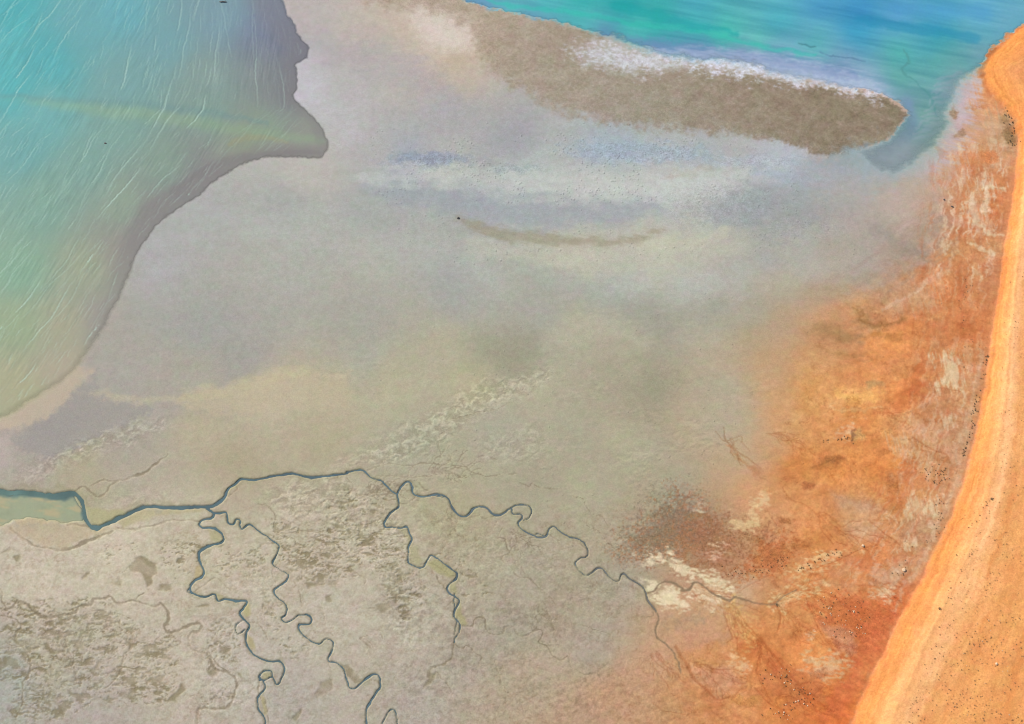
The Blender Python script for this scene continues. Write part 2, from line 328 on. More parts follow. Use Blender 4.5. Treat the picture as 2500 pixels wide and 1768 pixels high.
area(I([(700,1080),(850,1080),(960,1150),(900,1250),(820,1250),(740,1180)]), (230,142,84), 10, .7, 6, 6)
area(I([(1020,100),(1300,170),(1400,230),(1250,240),(1100,200)]), (192,148,120), 14, .6)
area(I([(1080,280),(1250,290),(1380,360),(1240,400),(1130,350)]), (198,156,128), 14, .5)
area(I([(920,640),(1160,690),(1050,720),(940,690)]), (188,140,108), 14, .5)
area(I([(1000,600),(1180,530),(1150,640),(1030,650)]), (196,142,108), 14, .5)
area(I([(0,1000),(260,960),(360,1000),(340,1090),(200,1100),(60,1120)]), (194,146,116), 14, .6, brk=.6)
area(I([(0,900),(130,880),(200,930),(120,980),(-100,960)]), (160,132,110), 16, .5, brk=1.2, bs=(10,8), seed=140)
area(I([(90,1230),(350,1240),(430,1350),(300,1440),(160,1340)]), (204,150,120), 16, .6, brk=.5)
# cream crusts and scalds
CR = (236,216,182)
crusts = [
 (I([(-250,520),(-190,500),(-60,500),(20,540),(100,590),(160,620),(250,640),(330,690),(370,740),(360,780),(290,740),(210,690),(110,650),(40,640),(-60,560),(-180,560)]), CR, 6, .9),
 (Hq([(2000,680),(2070,655),(2130,690),(2110,730),(2070,745),(2020,715)]), CR, 4, .95),
 (Hq([(2080,765),(2150,715),(2220,720),(2296,790),(2330,860),(2240,870),(2170,850),(2100,815)]), CR, 5, .9),
 (I([(90,700),(140,700),(190,740),(300,800),(330,850),(260,850),(150,800),(90,760)]), CR, 6, .75),
 (I([(640,800),(730,730),(850,675),(960,700),(920,740),(860,735),(800,760),(700,850),(650,840)]), (232,200,152), 9, .8),
 (I([(310,800),(400,830),(480,900),(520,960),(500,1080),(440,1060),(380,950),(330,860)]), (222,174,112), 9, .7),
 (I([(370,290),(470,270),(500,180),(570,110),(605,110),(570,200),(530,240),(540,300),(480,310),(400,320)]), (226,194,146), 6, .8),
 (I([(210,530),(235,420),(255,430),(275,530)]), (226,190,160), 6, .7),
 (I([(305,480),(320,410),(335,470)]), (226,190,160), 5, .6),
 (I([(100,240),(160,180),(170,215),(130,250)]), (226,210,184), 6, .8),
 (I([(950,500),(1040,470),(1110,490),(1080,530),(960,580),(860,620),(780,640),(760,610),(860,560)]), (234,196,146), 8, .8),
 (I([(820,1040),(905,1030),(895,1090),(850,1065)]), (226,190,160), 6, .85),
 (I([(980,1190),(1050,1170),(1120,1200),(1070,1290),(980,1290),(900,1250),(860,1200)]), (218,184,144), 10, .8),
 (I([(330,1130),(380,1160),(400,1200),(470,1240),(470,1275),(410,1270),(370,1200)]), (228,188,144), 5, .75),
 (I([(1570,120),(1700,150),(1760,100),(1720,200),(1640,240),(1600,275),(1540,260),(1500,230)]), (222,192,156), 7, .85),
 (I([(1455,400),(1570,395),(1575,440),(1555,480),(1500,470)]), (224,192,158), 6, .85),
 (I([(1290,590),(1350,580),(1480,600),(1470,710),(1290,700)]), (212,168,136), 8, .75),
 (I([(1265,735),(1350,730),(1450,745),(1430,800),(1340,785)]), (226,190,154), 5, .9),
 (I([(1490,130),(1560,40),(1600,100),(1540,140)]), (220,160,122), 9, .6),
 (Fq([(1690,790),(1780,775),(1880,810),(1900,870),(1880,950),(1870,1010),(1810,990),(1720,960),(1740,880)]), (224,198,162), 8, .9),
 (Fq([(1550,1170),(1700,1200),(1800,1230),(1760,1400),(1680,1340),(1560,1280)]), (210,160,126), 10, .6),
 (Fq([(1760,1175),(1830,1170),(1810,1220),(1760,1210)]), (226,196,164), 5, .8),
 (Fq([(1400,1330),(1500,1310),(1560,1350),(1620,1440),(1700,1470),(1560,1450),(1420,1370)]), (214,172,136), 9, .7),
 (Fq([(1060,1290),(1120,1240),(1160,1230),(1170,1300),(1120,1320)]), (228,188,146), 5, .85),
 (Fq([(1450,440),(1600,300),(1760,260),(1760,460),(1640,420),(1520,460)]), (206,160,126), 12, .6),
 (C([(2230,360),(2296,330),(2400,330),(2400,1000),(2296,900),(2270,600),(2260,420)]), (252,202,142), 10, .85),
 (C([(2150,580),(2230,560),(2250,700),(2200,760),(2130,700)]), (208,178,142), 12, .7),
 (C([(2080,780),(2200,760),(2240,1000),(2140,960),(2060,850)]), (178,150,120), 14, .6),
 (C([(2000,1180),(2080,1180),(2150,1250),(2080,1250),(2010,1230)]), (226,202,176), 6, .85),
 (C([(1930,1290),(2060,1290),(2050,1400),(2100,1500),(2000,1540),(1930,1450)]), (210,172,146), 12, .7),
 (C([(1560,1120),(1700,980),(1850,980),(1900,1080),(1850,1200),(1700,1220)]), (206,176,160), 22, .6),
 (C([(1850,560),(1960,480),(2000,560),(1960,680),(1880,760),(1850,680)]), (196,180,192), 10, .75),
]
for k, (poly, c, f, op) in enumerate(crusts):
    s, m = area(poly, c, f * 1.5, op * .85, warp=4, fine=9, brk=1.7, bs=(4, 26) if poly[0][0] > 2150 else (11, 5), ang=(-.25 if poly[0][0] > 2150 else .2), seed=200 + k)
pale = [
 ([(2446,350),(2425,400),(2400,430),(2388,480),(2372,540)], [10,22,20,24,14], (214,186,156), .6),
 ([(2402,452),(2425,458),(2446,464)], 9, (228,206,172), .85),
 ([(2364,534),(2397,551),(2413,564),(2446,575)], [6,9,10,8], (228,206,172), .9),
 ([(2362,590),(2397,608),(2424,622)], [6,9,10], (228,206,172), .85),
 ([(2370,477),(2373,526)], 9, (220,190,164), .7), ([(2408,490),(2405,520)], 7, (216,190,150), .6),
 ([(2330,620),(2360,640),(2395,682)], [5,6,8], (222,190,150), .7),
 ([(2342,584),(2325,620),(2309,658),(2261,695),(2205,732),(2150,758)], [8,10,14,12,9,6], (216,182,156), .6),
 ([(2300,640),(2270,680),(2240,715)], [4,6,4], (228,196,164), .6),
 ([(2385,850),(2398,880),(2388,920),(2372,955),(2365,1010),(2350,1065),(2335,1120),(2330,1130)], [8,14,12,14,12,12,12,8], (206,168,138), .7),
 ([(2340,1170),(2316,1212),(2294,1260),(2279,1298),(2261,1342),(2242,1383),(2216,1420),(2198,1464),(2179,1490)], [10,16,18,16,16,14,12,10,6], (208,170,138), .7),
 ([(2160,1600),(2120,1650)], [12,10], (196,146,112), .5),
 ([(2250,780),(2290,785)], [2,2.5], (240,180,130), .8),
 ([(2050,1020),(2110,1022)], [3,3], (228,170,120), .5),
]
for k, (p, wd, c, op) in enumerate(pale): stroke(p, wd, c, op * .7, soft=.95, warp=9, brk=.8, bs=(5,16), ang=-.2, seed=300 + k)
area(C([(1100,1010),(1300,975),(1600,1000),(1520,1130),(1330,1230),(1100,1210),(950,1100)]), (140,154,162), 34, .8, 6, 12, brk=.7)
stroke([(2200,420),(2080,432),(1960,430),(1840,420)], [70,60,50,20], (158,166,178), .55, soft=.97, warp=12, brk=.5)
for p_, f_, o_ in ((C([(1980,430),(1880,560),(1830,640),(1800,760),(1740,900),(1600,1040),(1500,1130),(1700,1160),(1880,980),(1940,820),(1985,600),(2015,470)]), 24, .85), ([(2020,430),(2180,400),(2290,425),(2280,480),(2320,560),(2240,640),(2120,680),(2000,640)], 45, .0)):
    area(p_, (192,172,176), f_, o_, 5, 8, brk=1.0, bs=(40,4), ang=.25, seed=601)
area([(2020,430),(2180,400),(2290,425),(2285,480),(2320,550),(2240,640),(2120,690),(2000,660)], (174,163,154), 45, .55, 8, 10, brk=.5)
area([(2180,560),(2290,520),(2320,600),(2260,640),(2180,690),(2100,690)], (160,138,122), 30, .45, 8, 10, brk=.9, bs=(40,6), ang=-.6, seed=602)
# bleached streaks that run with the old strand lines
str1 = sm(.05, .75, fbm(6, 30, 610, 3, 0, DN + 7 * wx, GY) + .35 * fbm(30, 30, 611, 3))
reg = sm(-200, -150, DN) * sm(-8, -30, DN) * np.interp(GY, [300, 360, 420, 600, 680, 760, 860, 1000, 1200, 1400, 1480], [.3, 1.2, 1.35, 1.3, .9, .2, .5, .7, .75, .7, 0]).astype(np.float32)
paint(str1 * reg * .5, (224, 194, 166))
str2 = sm(.1, .7, fbm(8, 60, 612, 3, 0, DN + 4 * wx, GY) + .35 * fbm(34, 34, 613, 3)) * sm(-240, -180, DN) * sm(-10, -40, DN) * sm(300, 400, GY) * sm(1450, 1350, GY)
paint(str2 * .3, (186, 98, 56))
# dark organic stains
for cx, cy, rx, ry, c, op in ((2468,328,16,34,(132,98,64),.65),(2452,292,14,22,(150,116,80),.45),(2350,322,12,8,(160,120,84),.6),(2331,275,9,14,(160,110,74),.7),(2395,262,30,7,(190,120,80),.5),
                              (2340,330,10,8,(150,110,80),.5),(2085,1062,8,14,(140,92,64),.85),(2100,1066,15,15,(196,150,96),.7),(2035,1122,26,8,(160,100,54),.7),(1972,1185,18,9,(176,106,62),.7),
                              (1915,1275,20,12,(170,106,62),.7),(1952,1328,26,14,(176,106,58),.6),(2000,1645,30,14,(176,110,72),.6),(1820,1710,40,14,(196,136,70),.5),(2180,1180,20,24,(180,110,62),.6),
                              (2415,380,20,18,(206,116,66),.6),(2130,365,14,6,(150,130,116),.5)):
    dd = np.sqrt(((GX + wx * 7 - cx) / rx) ** 2 + ((GY + wy * 6 - cy) / ry) ** 2)
    mm = sm(1.3, .5, dd + .35 * fbm(9, 7, int(cx + cy), 3)) * op; paint(mm, c); RGH = np.maximum(RGH, mm)
# combed streaks at the foot of the dune
lowr = sm(1300, 1500, GY)
COMB = (fbm(40, 3.4, 350, 3, .2) * (1 - lowr) + fbm(40, 3.4, 352, 3, .58) * lowr) * sm(-110, -15, DN) * sm(8, -8, DN)
rgb *= 1 + (.05 * COMB)[..., None] * np.array([.7, 1.1, 1.3])
Z += .015 * COMB
COMB2 = fbm(4.5, 60, 351, 3, 0, DN, GY) * ORG * sm(-260, -80, DN) * sm(10, -10, DN) * sm(1500, 1350, GY)
rgb *= 1 + (.04 * COMB2)[..., None] * np.array([.6, 1.1, 1.4])

# ---------------------------------------------------------------- dune
wsc = np.interp(GY, [0, 150, 330, 700, 1000, 1400, 1768], [1.0, 1.0, .32, .36, .55, .82, 1.0]).astype(np.float32)
t = DN / wsc + 5 * WX
along = fbm(3.6, 130, 360, 4, 0, DN / wsc + 3 * wx, GY)       # long thin wind streaks running with the dune
along2 = fbm(16, 240, 361, 3, 0, DN / wsc + 3 * wx, GY)
prof = np.stack([np.interp(t, [0, 8, 34, 56, 76, 125, 165, 240, 420], v) for v in
   ([206,220,232,240,248,249,239,235,234], [130,138,150,160,176,182,165,159,158], [84,76,84,96,114,126,104,95,94])], -1)  # brightness of the sun-facing crest stripe is painted into the sand colour
md = sm(-13, 9, DN + 3 * GR + 5 * wx + 5 * fbm(6, 18, 362, 2)) 
head = sm(420, 180, GY)
prof2 = np.stack([np.interp(DN, [0, 14, 40, 90, 160], v) for v in ([196,232,236,232,238], [116,146,152,152,168], [66,76,84,98,112])], -1)
prof = prof * (1 - head[..., None]) + prof2 * head[..., None]
prof *= 1 + ((.02 * along * sm(10, 60, t) + .085 * along * sm(105, 30, t)) + .055 * along2)[..., None] * np.array([.6, 1.0, 1.4])
prof *= 1 + (.03 * fbm(6, 6, 363, 2) + .02 * fbm(3.4, 3.4, 364, 1))[..., None] * np.array([.7, 1, 1.2])
prof *= 1 + (.04 * BLO)[..., None] * np.array([.5, 1, 1.4])
rgb = rgb * (1 - md[..., None]) + prof * md[..., None]
for p, wd, op in (([(2462,1210),(2450,1290),(2430,1350),(2400,1420)],[8,16,14,6],.45),([(2400,1500),(2392,1560),(2370,1620)],[6,14,8],.35),([(2480,1620),(2462,1700),(2445,1768)],[14,24,30],.55),([(2500,1540),(2470,1610)],[10,16],.4),([(2480,1000),(2470,1100)],[6,10],.3)):
    stroke(p, wd, (222,136,76), op, soft=.8, warp=8, brk=.4, bs=(8,30), ang=-.3, seed=370 + int(wd[0]))
stroke([(2400,158),(2412,140),(2430,118)], [10,14,5], (150,92,50), .7, warp=3, brk=.6, seed=377)
stroke([(2398,185),(2396,165)], [8,10], (160,96,54), .6, warp=3, brk=.6, seed=378)
for k in range(0):
    q0 = 40 + k * 9
    m = sm(2.2, .3, np.abs(t - q0 - 5 * along2) ) * md * (1 - head) * sm(-.2, .5, fbm(90, 16, 380 + k, 2, 1.2)) * .35
    paint(m, (214, 122, 62) if k % 2 == 0 else (255, 176, 108))
Zd = np.interp(t, [-20, 0, 12, 45, 90, 140, 400], [0, .05, .7, 1.5, 2.3, 2.35, 2.3]).astype(np.float32)
Zd = Zd * (1 - head) + head * np.interp(DN, [-10, 0, 20, 60, 200], [0, .02, .8, 1.4, 1.6])
Z += Zd + .015 * along * md + .12 * sm(20, 90, DN) * BLO
RGH = np.maximum(RGH * (1 - md), .12 * md)

flat = sm(20, -20, DN)
rgb *= 1 + (flat * (.011 * fbm(90, 30, 440, 4, -.2) + .022 * fbm(8, 6, 441, 3) + .05 * ORG * fbm(7, 5, 444, 3, .3) + .03 * sm(1150, 1300, GY) * fbm(7, 6, 445, 3) + .10 * RGH * fbm(7, 5, 442, 3)))[..., None] * np.array([.9, 1, 1.15])
rgb += (fbm(24, 18, 443, 3) * 2.2)[..., None] * np.array([1, -.8, .6])
v1 = fbm(46, 34, 460, 5, .5, GX + wx * 10, GY + wy * 10); v2 = fbm(26, 20, 461, 4, .3, GX + wx * 6, GY + wy * 6)
vm = sm(-.1, .5, fbm(90, 70, 462, 2)); vm2 = sm(-.1, .5, fbm(80, 60, 463, 2))
vein = np.exp(-(v1 / .035) ** 2) * vm + .7 * np.exp(-(v2 / .05) ** 2) * vm2
wv = ORG * flat * sm(-30, -60, DN) + .6 * sm(1180, 1300, GY) * flat * (1 - ORG)
rgb *= 1 - (.19 * vein * wv)[..., None] * np.array([.7, 1, 1.3]); Z -= .04 * vein * wv
pale_v = np.exp(-((v1 - .25) / .03) ** 2) * vm2 * ORG * flat
rgb += (pale_v * 9)[..., None] * np.array([.7, 1, 1.1])
rgb *= 1 + (.05 * ORG * flat * fbm(18, 12, 464, 4, .4))[..., None] * np.array([.6, 1.1, 1.5])
area(D([(620,860),(480,1000),(350,1150),(200,1230),(0,1260),(-300,1300),(-300,1200),(0,1120),(200,1070),(350,950),(500,850)]), (192,172,150), 9, .7, 3, 8, brk=.5)
area(D([(640,880),(650,950),(580,1060),(700,1075),(1000,1100),(900,1200),(600,1330),(300,1450),(150,1400),(60,1310),(170,1275),(290,1195),(390,1130),(490,1020),(600,930)]), (154,146,142), 8, .7, 2, 9, brk=1.3, bs=(7,7), seed=450)
area(D([(1180,1085),(1260,1060),(1400,1020),(1550,992),(1650,967),(1750,965),(1820,938),(2296,885),(2296,1100),(1500,1150),(1250,1120)]), (188,172,146), 8, .55, 3, 9, brk=1.2, bs=(12,6), seed=451)
area(D([(-200,1250),(0,1300),(60,1340),(100,1500),(0,1540),(-200,1500)]), (180,164,158), 14, .7)
# ---------------------------------------------------------------- lower flats: crusts, hollows, ripples
def zone(polys, f=40):
    o = np.zeros((H, W), np.float32)
    for p, v in polys:
        s, d = sdist(p, pad=f * 2, warp=14, fine=10); o[s] = np.maximum(o[s], v * sm(-f, f, d))
    return o
land = sm(4, -4, np.maximum(BAY, LAG))
rip = zone([(E([(1370,830),(1420,870),(1250,1010),(1000,1130),(800,1250),(650,1400),(400,1500),(100,1540),(0,1560),(60,1480),(300,1340),(520,1180),(760,1070),(950,960),(1150,900)]), .9),
            (E([(900,1330),(1250,1260),(1400,1300),(1300,1500),(900,1480)]), .6),
            (D([(1100,1190),(1120,1230),(900,1360),(500,1500),(250,1600),(120,1570),(380,1420),(650,1290),(900,1210)]), .9),
            (G([(1900,40),(2296,20),(2500,120),(2700,300),(2800,420),(2600,480),(2296,400),(2100,300),(1850,300),(1700,180)]), 1.0),
            (Hq([(-50,60),(250,120),(300,330),(460,480),(420,600),(560,760),(620,1000),(480,1100),(300,1000),(250,640),(0,420)]), .8),
            (Hq([(420,130),(900,260),(1150,420),(1180,620),(1200,780),(900,700),(700,500),(500,300)]), .5),
            (G([(560,120),(900,60),(1300,150),(900,190),(700,190)]), .5),
            (G([(1480,720),(1800,700),(1750,820),(1500,760)]), .9),
            (G([(100,850),(600,850),(700,1100),(500,1400),(200,1350),(60,1100)]), .5)], 28)
rip = rip * land
cell = fbm(10, 5, 400, 3, -.22, GX + wx * 9, GY + wy * 7)
cell2 = fbm(26, 10, 401, 3, .18, GX + wx * 16, GY + wy * 8)
bump = np.clip(cell, -.2, .8)
rip2 = rip * sm(1230, 1150, GY)
Z += rip * .10 * bump + rip2 * .03 * bump; rgb += (rip2 * np.clip(cell, 0, .6) * 12)[..., None]
rgb *= 1 + (rip * np.clip(cell, -.6, .5) * .14)[..., None] * np.array([.9, 1, 1.1])
RGH = np.maximum(RGH, rip * .2)
gl = sm(1180, 1280, GY) * land * (1 - ORG) * sm(20, -20, DN)
f3 = fbm(5, 4, 405, 2)
rgb *= 1 + (gl * (.022 * f3 + .04 * np.clip(fbm(20, 12, 406, 4, -.1), -1, .1)))[..., None] * np.array([.8, 1, 1.25])
Z += gl * .008 * f3
cr_ = sm(820, 980, GY) * sm(1500, 1350, GY) * sm(600, 900, GX) * (1 - ORG) * land * sm(-.2, .5, fbm(120, 60, 407, 2))
rp = fbm(15, 4, 408, 3, -.18, GX + wx * 8, GY + wy * 6)
Z += cr_ * .035 * rp; rgb *= 1 + (cr_ * .04 * rp)[..., None]
# pans: shallow olive hollows with small cut edges
pz = zone([(G([(0,850),(700,820),(900,1000),(1150,1050),(1100,1300),(1050,1500),(700,1450),(450,1560),(150,1600),(60,1400),(0,1200)]), .95),
           (G([(1450,460),(1750,480),(1720,620),(1450,640)]), .9), (G([(1100,440),(1290,440),(1290,560),(1130,640)]), .7),
           (G([(1780,280),(2296,380),(2296,620),(2050,700),(1900,560)]), .85), (Hq([(0,60),(300,150),(470,520),(560,800),(420,900),(300,620),(150,520),(0,430)]), .95),
           (G([(1450,1000),(1560,1000),(1540,1160),(1380,1180)]), .8), (G([(1900,1040),(2050,1100),(1960,1160),(1850,1130)]), .6),
           (G([(750,480),(900,480),(860,620),(760,560)]), .7), (G([(1740,840),(1850,850),(1830,960),(1740,920)]), .8),
           (G([(1220,1450),(1500,1400),(1300,1540)]), .5), (Hq([(640,480),(900,600),(1000,760),(820,760)]), .4)], 26)
pans = fbm(15, 6.0, 410, 5, .04, GX + wx * 6, GY + wy * 4, .65) + .45 * fbm(50, 30, 411, 3)
PM = sm(.0, .045, pans - .68 + .50 * pz) * sm(.02, .2, pz) * land * (DN < -60)
big = [G([(740,680),(790,655),(815,670),(800,705)]), G([(840,580),(910,520),(950,520),(1035,550),(1030,620),(1000,650),(1010,690),(960,720),(940,640),(860,610)]),
       G([(1040,740),(1075,690),(1130,690),(1110,740)]), G([(0,500),(60,465),(110,480),(60,495)]), G([(85,520),(150,510),(150,555),(110,550)]),
       G([(2010,690),(2120,690),(2150,700),(2100,720),(2030,725)]), G([(2150,675),(2225,680),(2215,710),(2160,715)]), G([(2150,770),(2190,765),(2200,810),(2165,815)]),
       G([(2110,500),(2180,495),(2165,530),(2120,520)]), G([(2070,1430),(2120,1340),(2200,1310),(2180,1390),(2100,1465)]), G([(970,1340),(1060,1280),(1100,1290),(1060,1340)]),
       G([(1100,1480),(1200,1340),(1215,1400),(1150,1480)]), G([(790,1410),(880,1410),(880,1450),(820,1450)]), G([(380,1500),(430,1480),(455,1520),(400,1550)]),
       G([(1370,1270),(1430,1240),(1440,1290),(1390,1310)]), G([(1630,1410),(1660,1385),(1650,1430)]), G([(1920,1590),(1950,1530),(2000,1510),(1960,1590)]),
       Hq([(560,1390),(600,1290),(650,1280),(620,1340)]), Hq([(255,830),(330,820),(350,850),(280,885)]), Hq([(20,1225),(70,1225),(170,1320),(120,1360),(80,1330)]),
       G([(1290,840),(1380,835),(1360,855),(1300,855)]), G([(570,1040),(600,1010),(610,1040),(580,1055)]), G([(1460,1110),(1530,1110),(1500,1160),(1460,1150)]),
       G([(605,1280),(640,1180),(650,1230),(630,1280)]), G([(320,1250),(350,1225),(355,1260)]), G([(1560,1290),(1600,1290),(1590,1320)]), G([(540,650),(590,610),(590,640),(555,670)]),
       G([(380,1110),(560,1060),(560,1150),(480,1090)]), G([(70,1040),(170,1070),(200,1090),(110,1090)]), G([(20,1180),(120,1200),(100,1240),(20,1250)])]
for k, p in enumerate(big):
    s, d = sdist(p, pad=20, warp=2, fine=5)
    PM[s] = np.maximum(PM[s], sm(-2.5, 3, d) * (.9 if k % 3 else .65))
spk = sm(.42, .62, fbm(6, 3.6, 413, 3, .04) + .35 * fbm(60, 40, 414, 2)) * sm(.05, .6, pz + .25 * sm(1250, 1350, GY) * (GX < 1500)) * land * (DN < -60) * (1 - ORG)
PM = np.maximum(PM, spk * .8)
olive = np.array([110, 96, 64], np.float32); 
pc = (rgb * .45 + olive * .55)
pmc = PM * (.62 + .38 * sm(-.3, .4, fbm(30, 24, 412, 3)))
rgb = rgb * (1 - pmc[..., None]) + pc * pmc[..., None]
Z -= .13 * PM
# blue grey and pinkish fine lumpy ground
lump = fbm(9, 7, 420, 3)
lz = zone([(G([(1250,900),(1900,1400),(2100,1621),(1200,1621),(1200,1400)]), .7), (Hq([(400,600),(1000,700),(1600,900),(1400,1200),(1000,1621),(300,1621),(300,1200)]), .7), (Hq([(1200,400),(1900,600),(2000,900),(1500,900)]), .6), (Hq([(1200,1300),(2296,1100),(2296,1621),(1100,1621)]), .8), (G([(0,1250),(180,1280),(150,1400),(0,1450)]), .4)], 60) * land
dk = sm(.1, .5, fbm(11, 8, 421, 4) + .6 * fbm(80, 60, 422, 3) - .1) * lz
rgb *= 1 - .12 * dk[..., None] * np.array([.9, 1, 1.12])
Z += .05 * lump * lz + .03 * ORG * fbm(9, 7, 446, 3) * sm(20, -20, DN) + .010 * sm(1150, 1300, GY) * fbm(8, 6, 447, 3) * sm(20, -20, DN)
RGH = np.maximum(RGH, lz * .2)
# casts and pits scattered over the smooth flat
def pits(n, xr, yr, cl, seed):
    r = np.random.default_rng(seed)
    for _ in range(n):
        x = r.uniform(*xr); y = r.uniform(*yr)
        if vnoise(np.array([x / cl]), np.array([y / cl]), seed)[0] < .1: continue
        i = int((x - X0) / ST); j = int((y - Y0) / ST)
        h = r.uniform(.05, .13)
        if BAY[j, i] > -8 or LAG[j, i] > -8: continue
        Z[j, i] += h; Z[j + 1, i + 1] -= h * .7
        rgb[j, i] += 16; rgb[j + 1, i + 1] *= .72  # sunlit top and shaded lower-right side painted into the ground colour
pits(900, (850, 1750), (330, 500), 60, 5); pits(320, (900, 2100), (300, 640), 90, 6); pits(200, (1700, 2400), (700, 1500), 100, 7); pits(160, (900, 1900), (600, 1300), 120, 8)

# ---------------------------------------------------------------- creeks
wet = [  # polyline, widths in survey units
 (G([(-2500,60),(-700,85),(0,92),(100,92),(200,97),(300,110),(400,112),(480,102),(530,140),(553,200),(562,260),(592,310),(640,328),(700,308),(780,270),(860,230),(930,197),(1000,187),(1100,197),(1200,192),(1300,187),(1380,190),(1440,165),(1480,120),(1500,80),(1560,30),(1600,5)]) + D([(1680,1590),(1760,1570),(1840,1555),(1930,1550),(2000,1565),(2100,1575),(2200,1560),(2296,1545)]) + E([(60,1535),(120,1530),(170,1530),(220,1570),(290,1600)]) + Hq([(300,35),(350,75),(390,105)]), [16,16,16,15,15,14,12,10,9,8,8,7,7,6.5,6.5]),
 (Hq([(390,105),(410,65),(440,35),(470,25),(490,50),(485,90),(510,115),(570,120),(640,110),(700,115),(735,150),(760,200),(800,245),(840,248),(880,220),(910,190),(950,185),(985,205),(1020,235),(1060,243),(1100,225),(1140,200),(1150,235),(1200,232),(1215,260),(1195,300),(1215,340),(1280,370),(1330,390),(1380,378),(1395,335),(1420,320),(1470,355),(1530,390),(1590,405),(1630,430),(1650,490),(1630,520),(1590,530),(1570,570),(1590,610),(1640,635),(1680,620),(1710,590),(1750,600),(1790,650),(1840,680),(1870,640),(1900,635),(1950,680),(2000,715),(2040,770),(2060,830),(2100,880)]), [6,6,6,6,5.5,5,4.5,4]),
 (Hq([(1140,195),(1190,175),(1250,175),(1280,210),(1265,260),(1225,275)]), [4,4]),
 (Hq([(390,105),(400,180),(360,220),(320,260),(300,300),(320,325),(360,320),(410,330),(460,320),(480,370),(490,410),(465,450),(465,540),(500,575),(560,590),(590,540),(620,510),(660,530),(720,580),(780,620),(785,660),(735,700),(730,750),(780,780),(800,810),(775,860),(775,920),(800,970),(800,1020),(765,1060),(765,1090)]), [6,5.5,5,5,4]),
 (Hq([(775,760),(770,820),(775,880)]), [3,3]), (Hq([(785,930),(772,1000),(768,1050)]), [3,3]),
 (G([(1360,200),(1410,235),(1400,265),(1340,272),(1322,300),(1340,330),(1400,325),(1440,345),(1475,390),(1460,425),(1400,445),(1345,458),(1310,500),(1320,560),(1345,610),(1335,650),(1280,680),(1255,720),(1275,755),(1350,780),(1420,765),(1440,810),(1490,795),(1560,810),(1630,815),(1610,860),(1580,890),(1620,940),(1650,975),(1625,1020),(1620,1080),(1650,1140),(1720,1190),(1790,1215),(1850,1215),(1875,1270),(1850,1340),(1820,1355),(1800,1320),(1750,1335),(1715,1330)]), [6,7,7,6,6,6]),
 (G([(1800,1320),(1790,1280),(1740,1280),(1710,1310),(1740,1340),(1740,1390),(1705,1450),(1700,1510),(1740,1580),(1750,1650),(1730,1800)]), [5,6,6]),
 (G([(1255,715),(1235,740),(1270,760)]), [4,4]), (G([(1605,935),(1555,975),(1570,1020),(1620,1000)]), [3,3]),
 (G([(1360,205),(1420,235),(1490,230),(1505,290),(1540,310),(1560,275),(1585,285),(1590,335),(1650,305),(1700,345),(1760,385),(1835,435),(1830,480),(1805,530),(1800,570),(1850,605),(1900,630),(1880,680),(1810,740),(1840,790),(1880,830),(1890,890),(1855,925),(1890,950),(1940,930),(1980,900),(2040,905),(2060,940),(2040,965),(1980,965),(1970,1000),(2020,1060),(2100,1095),(2150,1060),(2200,1080),(2190,1140),(2165,1200),(2220,1215),(2260,1250),(2290,1330)]) + Hq([(60,1320),(80,1380),(120,1385),(160,1345),(210,1310),(265,1300),(280,1370),(240,1430),(190,1510),(190,1621),(200,1800)]), [5,5,5,5,5,5.5,5.5]),
 (Hq([(270,1720),(290,1621),(340,1540),(380,1530),(385,1600),(395,1720)]), [4,4]),
 (Hq([(600,120),(650,118),(700,125)]), [3,3]), (Hq([(1300,375),(1320,365),(1370,385)]), [3,3]),
]
